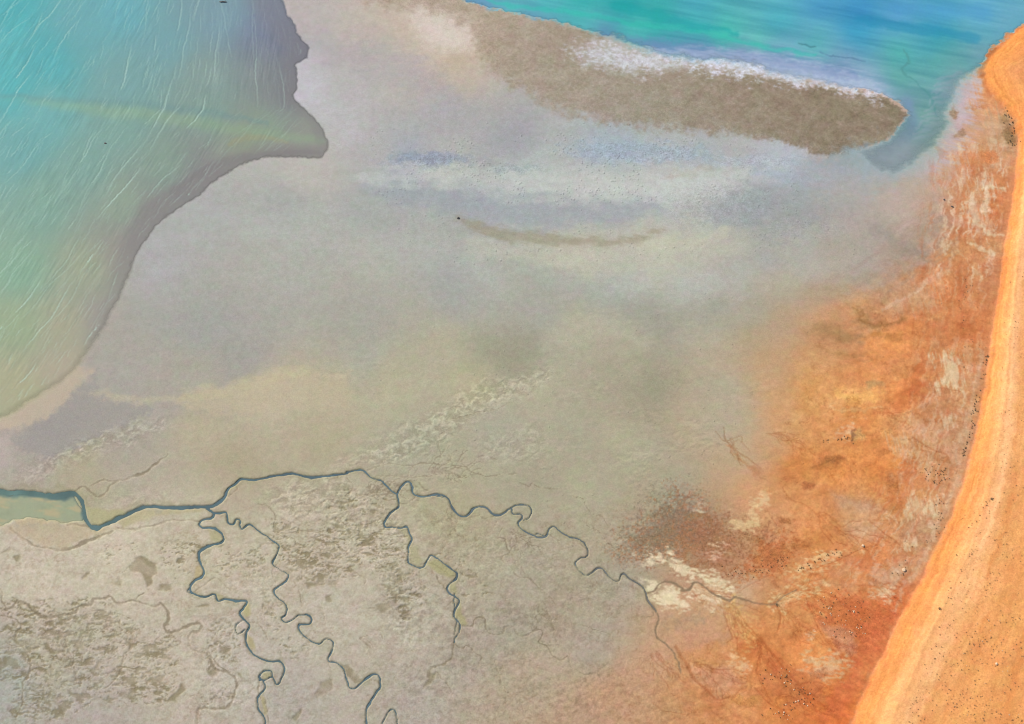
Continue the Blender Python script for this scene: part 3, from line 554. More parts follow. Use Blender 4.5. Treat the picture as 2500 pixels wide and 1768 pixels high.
muddy = [
 (G([(0,870),(60,855),(110,815),(170,825),(230,880),(290,910),(350,915),(430,900),(500,880),(520,845),(600,830),(610,800),(680,795),(730,775),(770,820),(830,815),(890,810),(960,830),(1020,850),(1070,830),(1110,880),(1110,940),(1085,980),(1100,1010),(1160,1005),(1220,985),(1270,960),(1320,970),(1310,1010),(1250,1030),(1250,1100),(1300,1140),(1380,1165),(1400,1220),(1430,1260),(1500,1280),(1550,1330),(1540,1430),(1510,1500),(1430,1520),(1340,1515),(1300,1560),(1300,1700)]), [7,9,7,5,5,8,8,6,6,7,7]),
 (G([(-200,650),(0,730),(5,800),(40,860)]), 4), (G([(890,810),(910,780),(950,760)]), 3), (G([(0,910),(30,915),(100,930),(140,980),(100,1050),(150,1110),(190,1180),(205,1240),(195,1300),(150,1340),(145,1390)]), [3,4,5,6,4]),
 (G([(30,915),(10,880),(0,910)]), 3),
 (G([(855,1080),(845,1130),(820,1160),(805,1220),(790,1280),(740,1350),(690,1385)]), [6,4,5,3]), (G([(480,1150),(490,1260),(510,1330)]), 3),
 (G([(70,325),(120,370),(160,400),(220,440),(300,460),(390,470),(480,450),(560,420),(640,385),(740,355)]), [6,5,5,7,8,5]),
 (G([(450,305),(550,310),(580,320)]), 5), (G([(480,100),(520,65),(570,55),(600,90),(650,120),(700,90),(730,50),(800,10)]), [5,5,5,5]),
 (D([(600,1621),(680,1590),(760,1600),(870,1570),(960,1540),(1010,1500),(1060,1460),(1090,1440),(1120,1410)]), [3,4,6,5,2]),
 (G([(780,330),(860,335),(940,320),(1040,300),(1120,275),(1250,275),(1320,285)]), [5,7,5,4,3]),
 (G([(1700,170),(1780,200),(1810,260),(1800,330),(1850,370),(1940,400),(1950,440),(1880,470)]), 2.5), (G([(1510,120),(1560,80),(1555,50)]), 3),
 (G([(1900,360),(2000,350),(2120,360),(2200,420),(2296,500)]), 2.5), (G([(1970,740),(1990,850)]), 3), (G([(2130,900),(2150,980),(2200,1040)]), 2.5), (G([(1520,740),(1480,700),(1420,660),(1370,690),(1290,740)]), 3),
 (G([(1650,955),(1720,970),(1760,1040),(1770,1070)]), 3), (G([(2165,1200),(2180,1250),(2230,1260)]), 3), (G([(1715,1340),(1700,1400),(1720,1450)]), 3), (G([(1750,1460),(1760,1540),(1770,1621)]), 3),
 (G([(1390,1165),(1440,1230),(1520,1280)]), 4), (G([(1380,1260),(1400,1220)]), 4), (G([(0,990),(60,970),(130,990)]), 2), (G([(640,940),(700,985),(740,970)]), 2.5), (G([(540,850),(620,880),(690,870)]), 2.5),
 (G([(1800,470),(1850,520),(1800,600),(1810,680)]), 2.5), (G([(1890,640),(1920,670),(1980,720)]), 2.5), (G([(110,1560),(150,1480),(150,1400)]), 3),
 (Hq([(765,1090),(750,1180),(700,1230),(620,1250),(590,1310)]), [4,4,5,8]), (Hq([(765,1085),(820,1120),(860,1100),(900,1150),(945,1190),(930,1220),(970,1240),(1030,1210),(1045,1250),(1070,1350),(1100,1410),(1140,1420)]), [3.5,3,2.5,2,2]),
 (Hq([(800,970),(860,975),(890,965),(905,930),(945,915),(975,940),(970,990),(1000,1020),(1060,1030),(1095,1010),(1100,980),(1150,975),(1180,1020),(1220,1040),(1260,1025),(1330,1000),(1355,1020),(1330,1060),(1330,1090),(1380,1110),(1420,1170),(1470,1200),(1520,1180),(1530,1240),(1580,1270),(1630,1300),(1700,1280),(1740,1330)]), [4.5,4,4,3.5,3.5,3]),
 (Hq([(870,225),(930,230),(960,260),(1030,255),(1050,300)]), 2), (Hq([(1090,340),(1060,385),(1100,400),(1110,450),(1130,490),(1090,515),(1100,550),(1140,590),(1190,650),(1260,660),(1310,710),(1380,760),(1440,830)]), [2,3,3,3,2]),
 (Hq([(1510,900),(1550,960),(1620,960),(1690,995),(1790,1030),(1860,1090),(1890,1170)]), 2), (Hq([(1540,110),(1620,140),(1640,190),(1680,240),(1740,260),(1800,340),(1860,380),(1880,450),(1910,530)]), 2), (Hq([(1640,310),(1720,350),(1780,420),(1840,480)]), 1.8),
 (Hq([(1200,30),(1260,60),(1280,40),(1330,60),(1450,75)]), 2), (Hq([(520,10),(550,50),(600,80)]), 2.5), (Hq([(0,455),(60,500),(70,570),(150,640),(190,670),(180,690)]), 2.5), (Hq([(60,0),(100,60),(40,120)]), 2),
 (E([(190,1530),(330,1480),(450,1500),(580,1475),(700,1490),(830,1500)]), [3,4,3,3]), (E([(250,1560),(450,1570),(620,1560)]), 2.5), (E([(820,1480),(880,1530),(960,1560),(1050,1555),(1180,1540)]), 2), (E([(700,1190),(900,1150),(1100,1100)]), 1.8),
 (Hq([(650,640),(700,720),(730,740)]), 3.5), (Hq([(540,570),(600,560),(690,600),(760,650)]), 4), (Hq([(700,860),(760,800)]), 2), (Hq([(150,860),(240,850)]), 2.5), (Hq([(210,1330),(250,1340),(275,1360)]), 3), (Hq([(870,1540),(890,1590),(930,1590)]), 2.5), (Hq([(640,1280),(720,1350),(760,1450)]), 2),
 (Hq([(1600,430),(1640,470)]), 3), (Hq([(1900,635),(1950,680),(2000,715),(2040,770),(2060,830),(2100,880),(2120,930),(2095,1000),(2110,1060),(2180,1110),(2240,1200),(2260,1280)]), [5,6,5,5,5,4,2]),
 (Hq([(2060,830),(2080,900),(2040,920),(2050,950)]), 2.5), (Hq([(2040,755),(2090,745),(2120,700),(2170,685),(2230,700),(2290,740)]) + I([(40,745),(90,735),(110,700),(150,690),(190,720),(240,760),(300,790),(350,810),(400,790)]), [4,5,5,6]),
]
orangeway = [
 (I([(100,740),(150,800),(230,820),(310,860),(340,960),(370,1050),(340,1080)]), [3,4,3.5,3]), (I([(300,790),(400,860),(460,960),(560,1060),(640,1160),(720,1260),(800,1350),(860,1400),(920,1440)]), [4,4,4,5,5,3]),
 (I([(400,790),(480,810),(560,830),(640,830),(690,920),(660,1010),(690,960)]), [3,4,3,2]), (I([(330,830),(400,930),(470,1000),(560,1080),(600,1130)]), [2,3,2]), (I([(350,860),(420,900),(440,1000)]), 2),
 (I([(0,1110),(60,1210),(140,1340),(230,1420),(280,1460),(360,1440)]), [8,9,6,4,3]), (I([(640,830),(700,780),(780,740),(860,690),(920,720)]), [3,3,3,2]), (I([(860,780),(900,900),(960,1020),(1030,1120),(1080,1170),(1100,1230)]), [2,3,4,3,2]),
 (I([(520,1380),(600,1470),(680,1520),(760,1530)]), [2,3,3]), (I([(560,1350),(640,1480),(740,1560)]), 2), (I([(120,780),(200,760),(260,800)]), 2), (I([(700,60),(760,140),(860,180),(940,260),(960,340),(1040,430)]), 2), (I([(860,320),(980,330),(1060,420),(1140,450)]), 1.8),
 (I([(840,620),(960,580),(1100,530),(1200,480),(1300,440)]), [2,3,2]), (I([(1280,290),(1360,350),(1440,410),(1500,470)]), [3,4,2]), (I([(1200,705),(1350,712),(1500,720)]), 2), (I([(1050,780),(1150,880),(1180,930)]), 2), (Fq([(320,1240),(330,1320),(400,1400),(480,1450),(560,1520)]), [2,4,4,2]),
 (Fq([(260,1270),(330,1330),(430,1300),(440,1340)]), 2), (Fq([(1560,1310),(1660,1370),(1780,1420)]), [3,4,2]), (Fq([(1780,780),(1860,830),(1950,880)]), 1.6), (Fq([(1680,970),(1780,990),(1880,1010)]), 1.6),
 (I([(600,200),(660,300),(760,360)]), 1.8), (I([(900,1440),(960,1380),(1000,1340)]), 1.8), (I([(420,1540),(500,1500),(600,1520)]), 1.8), (I([(620,640),(500,700),(400,760)]), 2.2), (I([(-160,1480),(-60,1540),(60,1560)]), 2),
]
rf = random.Random(17)
def fan(x, y, ang, n, length, spreadv, wig=.35, lst=None):
    for _ in range(n):
        a = ang + rf.gauss(0, spreadv); px, py = x + rf.gauss(0, 6), y + rf.gauss(0, 5); L = length * rf.uniform(.4, 1.1); p = [(px, py)]; d_ = 0
        while d_ < L:
            st = rf.uniform(5, 11); a += rf.gauss(0, wig); a += (ang - a) * .25; px += math.cos(a) * st; py += math.sin(a) * st; d_ += st; p.append((px, py))
            if rf.random() < .10 and L > 30: lst.append(([(px, py), (px + math.cos(a + .7) * 9, py + math.sin(a + .7) * 9), (px + math.cos(a + .5) * 20, py + math.sin(a + .5) * 20)], 1.3))
        lst.append((p, [rf.uniform(1.4, 2.6), 1.2]))
for x, y, a, n, L, sp in ((1700,1430,.35,12,130,.25),(1775,1475,.95,16,120,.22),(1890,1470,-.5,12,90,.3),(1960,1440,-.25,9,80,.3),(1900,1480,.9,10,140,.25),(1720,1440,.1,8,90,.3),(1850,1560,.9,10,150,.2),(2020,1560,.8,7,70,.3),
                          (1700,1620,.6,8,150,.3),(1950,1680,.4,10,110,.4),(1780,1075,.9,6,60,.4),(2050,1300,.2,7,110,.4),(2000,1250,.7,5,80,.4),(2130,1420,.6,9,90,.2),(1900,1700,.5,8,90,.4),(1600,1600,.8,7,120,.4),(1880,1060,.3,6,120,.3),(2150,1000,.5,6,90,.4)):
    fan(x, y, a, n, L, sp, lst=orangeway)
for x, y, a, n, L, sp in ((330,1530,1.9,6,70,.6),(160,1560,1.4,6,80,.6),(600,1400,.2,8,60,.7),(640,1480,.9,5,60,.6),(900,1200,-.4,14,150,.3),(1050,1150,-.45,14,130,.3),(1100,1250,.5,8,90,.4),(1250,1300,.8,8,110,.4),(1300,1480,.5,7,100,.4),(720,1250,-.2,10,90,.5),(250,1540,.3,8,80,.7),(880,1560,.9,5,60,.5)):
    fan(x, y, a, n, L, sp, .5, muddy)
qw = np.full((H, W), 99, np.float32)
for p, wd in wet: qw = line_q(p, wd, 2.6, 6, qw, .84)
qw = qw * (1 + .26 * fbm(18, 18, 433, 2) + .22 * fbm(70, 70, 435, 2)) + .12
qm = np.full((H, W), 99, np.float32)
for p, wd in muddy: qm = line_q(p, wd, 3.0, 5, qm)
qo = np.full((H, W), 99, np.float32)
for p, wd in orangeway: qo = line_q(p, wd, 2.2, 4, qo)
# banks paler, beds darker
qm2 = qm + .5 * fbm(7, 7, 430, 2)
rgb *= 1 + (.05 * sm(2.6, 1.5, np.minimum(qw, qm)) )[..., None]
mo = sm(1.5, .5, qo + .2 * fbm(12, 12, 431, 2))
rgb = rgb * (1 - .46 * mo[..., None]) + (rgb * np.array([.80, .64, .52])) * .46 * mo[..., None]
Z -= .05 * mo
mm = sm(1.4, .55, qm2) * np.clip(.66 + .35 * fbm(60, 60, 432, 2), .25, .9)
mudc = rgb * .30 + np.array([118, 103, 82]) * .70
rgb = rgb * (1 - mm[..., None]) + mudc * mm[..., None]
Z -= .06 * sm(1.7, .2, qm2 + .3 * fbm(5, 5, 436, 2))
Z += .006 * sm(3.0, 1.8, np.minimum(qw, qm)) * sm(1.0, 1.6, np.minimum(qw, qm))
dmp = sm(3.6, 1.3, qw + 1.3 * fbm(16, 16, 434, 3)) * .6
rgb = rgb * (1 - dmp[..., None]) + (rgb * .45 + np.array([134, 124, 96]) * .55) * dmp[..., None]
for p_, w_ in ((Hq([(2040,755),(2090,745),(2120,700),(2170,685),(2230,700),(2290,740)]) + I([(40,745),(90,735),(110,700),(150,690),(190,720),(240,760),(300,790),(350,810),(400,790),(480,810),(560,830),(640,830),(700,780),(790,735)]), [5,5,6,5,5,4,3]),
              (Hq([(2060,830),(2100,880),(2120,930),(2095,1000),(2110,1060),(2180,1110),(2240,1200),(2260,1280)]), [5,5,4,4])):
    stroke([(a_ + rf.uniform(-1.5, 1.5), b_ + rf.uniform(-1.5, 1.5)) for a_, b_ in p_], w_, (136, 112, 88), .8, soft=.6, warp=3)
# green inlet at the left and its point bars
inl = G([(-2500,60),(0,92),(250,100),(480,105),(550,200),(560,290),(450,300),(330,285),(180,255),(90,285),(0,330),(-2500,400)])
s, d = sdist(inl, pad=60, warp=2, fine=5)
INL = np.full((H, W), -60, np.float32); INL[s] = d
area(G([(575,190),(700,215),(850,220),(930,200),(860,235),(780,275),(700,310),(640,325),(595,300)]), (172,164,126), 5, .85, 1, 3, brk=.4)
area(G([(780,290),(930,215),(1080,215),(1300,200),(1350,215),(1150,235),(1000,260),(880,300),(820,330)]), (182,168,132), 5, .7, 1, 4, brk=.5)
area(G([(1020,215),(1080,215),(1060,240),(1020,240)]), (168,160,140), 3, .7, 1, 3)
area(G([(0,330),(80,320),(300,295),(550,312),(780,335),(600,380),(430,460),(300,455),(160,395),(70,345)]), (188,166,134), 8, .45, 2, 5, brk=.9)
area(G([(100,255),(330,240),(480,270),(300,290),(110,300)]), (188,168,138), 5, .8, 1, 5, brk=.8)
area(G([(1500,80),(1560,40),(1560,90),(1510,120)]), (172,164,128), 3, .6)
area(Hq([(585,570),(640,530),(700,570),(770,620),(770,650),(740,660),(650,620)]), (166,158,116), 4, .75, 1, 4)
area(Hq([(740,700),(780,690),(790,760),(745,745)]), (166,158,116), 4, .7, 1, 4)
area(Hq([(800,820),(850,950),(830,970),(800,960),(780,880)]), (166,156,112), 4, .75, 1, 4)
area(Hq([(410,330),(460,330),(480,400),(460,440),(440,380)]), (166,158,120), 4, .5, 1, 4)
area(Hq([(470,460),(520,440),(560,540),(540,580),(480,550)]), (166,158,120), 4, .55, 1, 4)
area(G([(1370,340),(1430,345),(1465,395),(1440,425),(1390,410)]), (170,160,122), 4, .7, 1, 4)
area(G([(1290,590),(1320,570),(1340,640),(1280,670)]), (176,158,116), 4, .7, 1, 4)
area(G([(1630,820),(1655,840),(1650,900),(1620,920),(1600,890)]), (172,158,112), 4, .7, 1, 4)
area(G([(1630,1030),(1665,1060),(1680,1140),(1650,1130),(1625,1080)]), (166,152,108), 4, .7, 1, 4)
area(G([(1430,755),(1480,770),(1480,800),(1440,800)]), (160,150,112), 3, .7, 1, 4)
area(G([(1725,1290),(1790,1290),(1800,1320),(1740,1330)]), (160,150,112), 3, .7, 1, 3)
area(G([(1725,1440),(1745,1440),(1760,1560),(1740,1560)]), (166,152,110), 3, .7, 1, 3)
# carve
cw = sm(1.25, .35, qw)
Z = Z * (1 - cw) + (-.22) * cw
ci = sm(-3, 8, INL)
Z = Z * (1 - ci) + (-.10 + .03 * wx) * ci
rgb = rgb * (1 - .6 * cw[..., None]) + np.array([96, 104, 96]) * .6 * cw[..., None]
rgb = rgb * (1 - ci[..., None]) + np.array([172, 168, 134]) * ci[..., None]

# ---------------------------------------------------------------- sea bed
soft_s = sm(560, 860, GY)                           # the southern bay shore shelves very gently
bed = -.02 - .012 * np.clip(BAY, 0, 400) * (1 - .55 * soft_s)
e = sm(-12 - 22 * soft_s, 10 + 20 * soft_s, BAY)
Z = Z * (1 - e) + bed * e
lsoft = np.maximum(sm(230, 330, GY), sm(2210, 2260, GX) * sm(130, 190, GY))
bed2 = -.03 + .026 * lsoft - (.008 - .0062 * lsoft) * np.clip(LAG, 0, 500)
lf = 6 + 16 * sm(1400, 1500, GX) * sm(2100, 2000, GX) * sm(260, 200, GY) + 26 * sm(345, 380, GY) + 24 * sm(2210, 2250, GX) * sm(140, 190, GY)
e2 = sm(-lf, lf, LAG)
Z = Z * (1 - e2) + bed2 * e2
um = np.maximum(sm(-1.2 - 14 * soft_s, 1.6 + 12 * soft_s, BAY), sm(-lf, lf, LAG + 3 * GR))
bdc = np.zeros_like(BAY); seabed = sea * 1.06  # bed colour brightened to offset the shade cast by the water sheet
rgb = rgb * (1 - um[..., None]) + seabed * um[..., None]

# ---------------------------------------------------------------- water tints
WC = sea.copy()
def wpaint(mask, c):
    global WC
    m = np.clip(mask, 0, 1)[..., None]; WC = WC * (1 - m) + np.array(c, np.float32) * m
sw = fbm(260, 20, 500, 4, .18); sw2 = fbm(120, 7, 501, 4, .18)
inlag = sm(0, 40, LAG)
WC *= 1 + (inlag * (.07 * sw + .045 * sw2))[..., None] * np.array([1.6, .9, .7])
# the ridge of greener water running from the left edge to the small cove, with darker water above it
q = line_q(smooth_line([(-600,190),(0,240),(100,250),(250,268),(400,285),(550,312),(680,330),(790,345)], 2), [18,20,26,36,36,32,28,20], 4, 4)
wpaint(sm(1.6, .0, q) * .42 * sm(-60, 200, GX), (152,176,140)); 
q = line_q([(0,232),(100,240),(250,250),(400,262),(520,275),(650,300)], [12,14,20,20,18,10], 4, 4)
wpaint(sm(1.7, .0, q) * .3, (112,146,150))
q = line_q([(420,470),(500,415),(580,388),(700,374),(780,372)], [16,22,18,12,8], 3, 4)
wpaint(sm(1.6, .2, q) * .35, (126,118,122))
q = line_q([(560,350),(620,335),(700,345)], [10,18,10], 5, 4); wpaint(sm(1.5, .2, q) * .3, (176,160,120))
for p, wd, c, op in (([(1150,-20),(1250,15),(1400,28),(1560,60),(1700,75),(1850,110),(1990,135)], [8,12,14,16,14,14,6], (60,200,182), .5),
                 ([(1500,10),(1640,50),(1800,80)], [20,30,12], (30,164,166), .5), ([(1950,107),(1990,115)], [5,6], (70,130,140), .7), ([(2000,130),(2110,150)], [3,5], (90,130,160), .6),
                 ([(2210,120),(2220,150),(2200,168),(2230,200),(2270,240),(2290,280)], [4,8,6,4,6,4], (88,150,150), .6), ([(2100,50),(2250,70),(2380,95)], [20,30,20], (44,146,184), .5),
                 ([(2180,20),(2400,30)], [30,40], (84,160,212), .4), ([(1330,60),(1480,95),(1640,118),(1800,140),(1950,160),(2080,180)], [10,18,26,30,30,24], (122,142,188), .35)):
    wpaint(sm(1.6, .2, line_q(p, wd, 5, 4) + .2 * sw2) * op, c)

bandw = np.interp(GY, [0, 60, 150, 300, 370, 450, 600, 800], [95, 80, 40, 22, 34, 62, 50, 26]).astype(np.float32) * (1 + .15 * WX)
bd = sm(1.25, .55, BAY / bandw) * (BAY > -3) * np.interp(GY, [0, 120, 240, 330, 420, 620, 760, 860], [.4, .45, .36, .28, .62, .45, .25, 0]).astype(np.float32)
wpaint(bd, (140, 132, 131)); rgb = rgb * (1 - (bd * um)[..., None]) + np.array([150, 142, 141]) * (bd * um)[..., None]
WC = WC * (1 - .25 * (bd * sm(260, 120, GY))[..., None]) + np.array([120, 124, 152]) * .25 * (bd * sm(260, 120, GY))[..., None]
q = line_q([(1500,112),(1640,130),(1750,140),(1900,166),(2050,198),(2150,235),(2215,280)], [10,26,44,66,70,40,12], 4, 4)
wpaint(sm(1.5, .1, q + .45 * fbm(22, 4, 530, 3, .12)) * .8, (188,198,222))
q = line_q([(1480,90),(1700,122),(1850,145),(2000,172),(2090,190)], [20,40,34,30,20], 4, 4)
wpaint(sm(1.5, .1, q + .5 * fbm(7, 4, 531, 3, .12)) * .35, (130,144,188))
wpaint(sm(1.5, .2, line_q([(2215,250),(2225,310),(2190,350),(2140,380)], [30,36,36,30], 5, 4)) * .5, (130,150,184))
for y_ in range(9): wpaint(sm(1.5, .2, line_q([(2385 - y_ * 12, 172 + y_ * 19), (2330 - y_ * 10, 180 + y_ * 19), (2290 - y_ * 8, 196 + y_ * 18)], [16, 12, 7], 9, 4)) * .3, (180,180,200))
# wave crests: thin ridges traced along the curving wave front
CRS = np.zeros((H, W), np.float32)
def wdir(x, y):
    if y < 265: a = np.interp(x, [-300, 0, 200, 400, 560, 680], [1.0, .85, .62, .22, -.02, -.22])
    else: a = np.interp(x, [-300, 0, 200, 350, 480, 620], [.95, .72, .62, .72, .85, 1.15])
    if x > 430 and y < 265: a += .35 * max(0, (y - 90) / 180)
    L = math.hypot(a, 1); return -a / L, 1 / L
r2 = random.Random(3)
def trace(x, y, n, amp, wd):
    tilt = r2.uniform(-.15, .15); ph = r2.uniform(0, 6); f1 = r2.uniform(.04, .09); br = 1
    for k in range(n):
        dx, dy = wdir(x, y); wob = .13 * math.sin(ph + k * f1) + tilt + r2.uniform(-.38, .38)
        x += (dx - dy * wob) * 1.6; y += (dy + dx * wob) * 1.6
        if r2.random() < .02: br = r2.uniform(.1, 1.2)
        i = int(round((x - X0) / ST)); j = int(round((y - Y0) / ST))
        if not (2 < i < W - 3 and 2 < j < H - 3): continue
        if BAY[j, i] < 16: continue
        a = amp * br * math.sin(math.pi * (k + 1) / (n + 1)) ** .5
        fx = (x - X0) / ST - i
        CRS[j, i] = max(CRS[j, i], a); 
        if wd > 1: CRS[j, i + 1] = max(CRS[j, i + 1], a * max(0, fx)); CRS[j, i - 1] = max(CRS[j, i - 1], a * max(0, -fx))
for _ in range(2800):
    x = r2.uniform(-280, 760); y = r2.uniform(-280, 980)
    big_ = r2.random() < .055
    n = int(r2.uniform(60, 170)) if big_ else int(r2.uniform(8, 42))
    amp = r2.uniform(.35, 1.0) if big_ else r2.uniform(.10, .55) * r2.random() ** .5
    yy = abs(y - (250 + .1 * x)); 
    if yy < 22: amp *= .4
    if x > 540 and y < 350: amp *= .55
    trace(x, y, n, amp, 2 if big_ else 1)
ripA = fbm(34, 2.6, 510, 2, math.radians(121)); ripB = fbm(34, 2.6, 511, 2, math.radians(100)); ripC = fbm(40, 3.0, 512, 2, math.radians(132))
mixr = sm(250, 560, GX) * sm(300, 230, GY)
ripw = ripA * (1 - mixr) + ripB * mixr
calm = sm(10, 70, BAY)
CRSb = np.clip(CRS, 0, 1)
WC *= 1 + (calm * .035 * ripw * (.4 + sm(-.3, .5, fbm(60, 60, 513, 2))))[..., None] * np.array([1.2, 1, 1])
inb = (BAY > 0)
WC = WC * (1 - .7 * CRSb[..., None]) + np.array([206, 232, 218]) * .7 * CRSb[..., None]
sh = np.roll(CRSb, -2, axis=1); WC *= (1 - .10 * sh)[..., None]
WZ = (.005 * ripw * calm + .03 * CRSb * calm + .006 * fbm(12, 5, 515, 2, .1) * sm(5, 40, LAG)).astype(np.float32)
WC *= np.array([.965, .985, .98])
wpaint(sm(325, 385, GY + 8 * wy) * sm(1900, 1960, GX) * .9, (160, 166, 170))
wpaint(sm(285, 345, GY + 8 * wy) * sm(1900, 1960, GX) * .45, (140, 160, 168))
# creek water
cwm = sm(2.2, 1.0, qw)
near_creek = np.minimum(qw, 9) < 3
flow = fbm(40, 40, 520, 2)
ck = np.stack([np.interp(GX, [0, 400, 900, 1400, 1650], v) for v in ([92, 90, 92, 104, 124], [122, 112, 112, 112, 112], [116, 118, 120, 116, 104])], -1)
ck *= 1 + .08 * flow[..., None]
notsea = (np.maximum(BAY, LAG) < -12) & (Y0 < GY)
wk = (sm(2.5, .9, qw) * notsea)[..., None]
inlm = sm(-.1, .5, fbm(60, 16, 521, 4, .1))[..., None]
inlc = np.array([160, 166, 136]) * (1 - inlm) + np.array([180, 170, 134]) * inlm
ws = np.maximum(sm(-6, 6, INL) * notsea, 0)[..., None]
WC = WC * (1 - ws) + inlc * ws
WC = WC * (1 - wk) + ck * wk

# ---------------------------------------------------------------- ground sheet
def tolin(c):
    c = np.clip(c, 0, 255) / 255.0
    return np.where(c <= .04045, c / 12.92, ((c + .055) / 1.055) ** 2.4)
ALB = np.clip(tolin(rgb) / K, .01, .85).astype(np.float32)
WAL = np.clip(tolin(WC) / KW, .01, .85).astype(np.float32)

def axis(a, b, step, far, g=1.09):
    c = list(np.arange(a, b, step)); s_ = step; lo = []; hi = []
    p, q_ = c[0], c[-1]
    while q_ < far:
        s_ *= g; p -= s_; q_ += s_; lo.append(p); hi.append(q_)
    return np.array(lo[::-1] + c + hi, np.float64)
ax_ = axis(-228, 228, .27, 9000); ay_ = axis(-136, 176, .27, 9000)
NX, NY = len(ax_), len(ay_)
wxg, wyg = np.meshgrid(ax_, ay_)
cxg = np.clip(wxg, -236, 236); cyg = np.clip(wyg, -190, 196)
PX, PY = ground_to_map(cxg, cyg)
fi = np.clip((PX - X0) / ST, 0, W - 1.001); fj = np.clip((PY - Y0) / ST, 0, H - 1.001)
i0 = fi.astype(np.int32); j0 = fj.astype(np.int32); fi = (fi - i0).astype(np.float32); fj = (fj - j0).astype(np.float32)
def samp(R):
    a = fi[..., None] if R.ndim == 3 else fi; b = fj[..., None] if R.ndim == 3 else fj
    return R[j0, i0] * (1 - a) * (1 - b) + R[j0, i0 + 1] * a * (1 - b) + R[j0 + 1, i0] * (1 - a) * b + R[j0 + 1, i0 + 1] * a * b
zg = samp(Z); cg = samp(ALB); rg = samp(RGH)
far_ = np.maximum(np.abs(wxg) - 300, np.abs(wyg) - 300).clip(0) 

def grid_mesh(name, vx, vy, vz, facemask, attrs):
    ny, nx = vx.shape
    idx = np.arange(ny * nx, dtype=np.int32).reshape(ny, nx)
    f = np.stack([idx[:-1, :-1], idx[:-1, 1:], idx[1:, 1:], idx[1:, :-1]], -1)[facemask]
    used = np.zeros(ny * nx, bool); used[f.ravel()] = True
    remap = np.cumsum(used).astype(np.int32) - 1
    co = np.stack([vx.ravel()[used], vy.ravel()[used], vz.ravel()[used]], -1).astype(np.float32)
    f = remap[f]
    me = bpy.data.meshes.new(name)
    me.vertices.add(len(co)); me.vertices.foreach_set('co', co.ravel())
    me.loops.add(f.size); me.loops.foreach_set('vertex_index', f.ravel())
    me.polygons.add(len(f)); me.polygons.foreach_set('loop_start', np.arange(0, f.size, 4, dtype=np.int32))
    me.polygons.foreach_set('loop_total', np.full(len(f), 4, np.int32))
    me.polygons.foreach_set('use_smooth', np.ones(len(f), bool))
    me.update(calc_edges=True)
    for k, v in attrs.items():
        if v.ndim == 3:
            at = me.attributes.new(k, 'FLOAT_COLOR', 'POINT'); c = v.reshape(-1, 3)[used]
            at.data.foreach_set('color', np.concatenate([c, np.ones((len(c), 1), np.float32)], 1).astype(np.float32).ravel())
        else:
            at = me.attributes.new(k, 'FLOAT', 'POINT'); at.data.foreach_set('value', v.ravel()[used].astype(np.float32))
    o = bpy.data.objects.new(name, me); COL.objects.link(o); return o

def new_mat(name):
    m = bpy.data.materials.new(name); m.use_nodes = True; nt = m.node_tree; nt.nodes.clear(); return m, nt
def N(nt, t, **kw):
    n = nt.nodes.new(t)
    for k, v in kw.items():
        if k in n.bl_rna.properties.keys() and not k.startswith('i_'): setattr(n, k, v)
    return n
def noise(nt, coord, scale, detail=3, rough=.6):
    n = N(nt, 'ShaderNodeTexNoise'); n.inputs['Scale'].default_value = scale; n.inputs['Detail'].default_value = detail; n.inputs['Roughness'].default_value = rough
    nt.links.new(coord, n.inputs['Vector']); return n
def mth(nt, op, a, b=None, c=None):
    n = N(nt, 'ShaderNodeMath', operation=op)
    for i, v in enumerate((a, b, c)):
        if v is None: continue
        if isinstance(v, (int, float)): n.inputs[i].default_value = v
        else: nt.links.new(v, n.inputs[i])
    return n.outputs[0]

gm, nt = new_mat('tidal_ground')
geo = N(nt, 'ShaderNodeNewGeometry'); P = geo.outputs['Position']
at = N(nt, 'ShaderNodeAttribute'); at.attribute_name = 'sediment'
ar = N(nt, 'ShaderNodeAttribute'); ar.attribute_name = 'coarseness'
n1 = noise(nt, P, 2.2, 4, .85); n2 = noise(nt, P, .32, 3, .6); n3 = noise(nt, P, .09, 3, .6)
amp = mth(nt, 'MULTIPLY_ADD', ar.outputs['Fac'], 1.8, .85)
v = mth(nt, 'MULTIPLY_ADD', mth(nt, 'MULTIPLY', mth(nt, 'SUBTRACT', n1.outputs['Fac'], .5), amp), 1.0, 1.0)
v = mth(nt, 'MULTIPLY', v, mth(nt, 'MULTIPLY_ADD', mth(nt, 'SUBTRACT', n2.outputs['Fac'], .5), .14, 1.0))
hs = N(nt, 'ShaderNodeMix', data_type='RGBA', blend_type='MIX')     # faint mineral tints
tint = N(nt, 'ShaderNodeMix', data_type='RGBA', blend_type='OVERLAY')
nc = noise(nt, P, .45, 3, .7)
tint.inputs[0].default_value = .07; nt.links.new(at.outputs['Color'], tint.inputs[6]); nt.links.new(nc.outputs['Color'], tint.inputs[7])
sc_ = N(nt, 'ShaderNodeVectorMath', operation='SCALE'); nt.links.new(tint.outputs[2], sc_.inputs[0]); nt.links.new(v, sc_.inputs['Scale'])
bs = N(nt, 'ShaderNodeBsdfPrincipled'); bs.inputs['Roughness'].default_value = .85; bs.inputs['Specular IOR Level'].default_value = .15
nt.links.new(sc_.outputs[0], bs.inputs['Base Color'])
bp = N(nt, 'ShaderNodeBump'); bp.inputs['Distance'].default_value = .10
nt.links.new(mth(nt, 'MULTIPLY_ADD', ar.outputs['Fac'], .5, .10), bp.inputs['Strength'])
nt.links.new(n1.outputs['Fac'], bp.inputs['Height']); nt.links.new(bp.outputs[0], bs.inputs['Normal'])
out = N(nt, 'ShaderNodeOutputMaterial'); nt.links.new(bs.outputs[0], out.inputs[0])

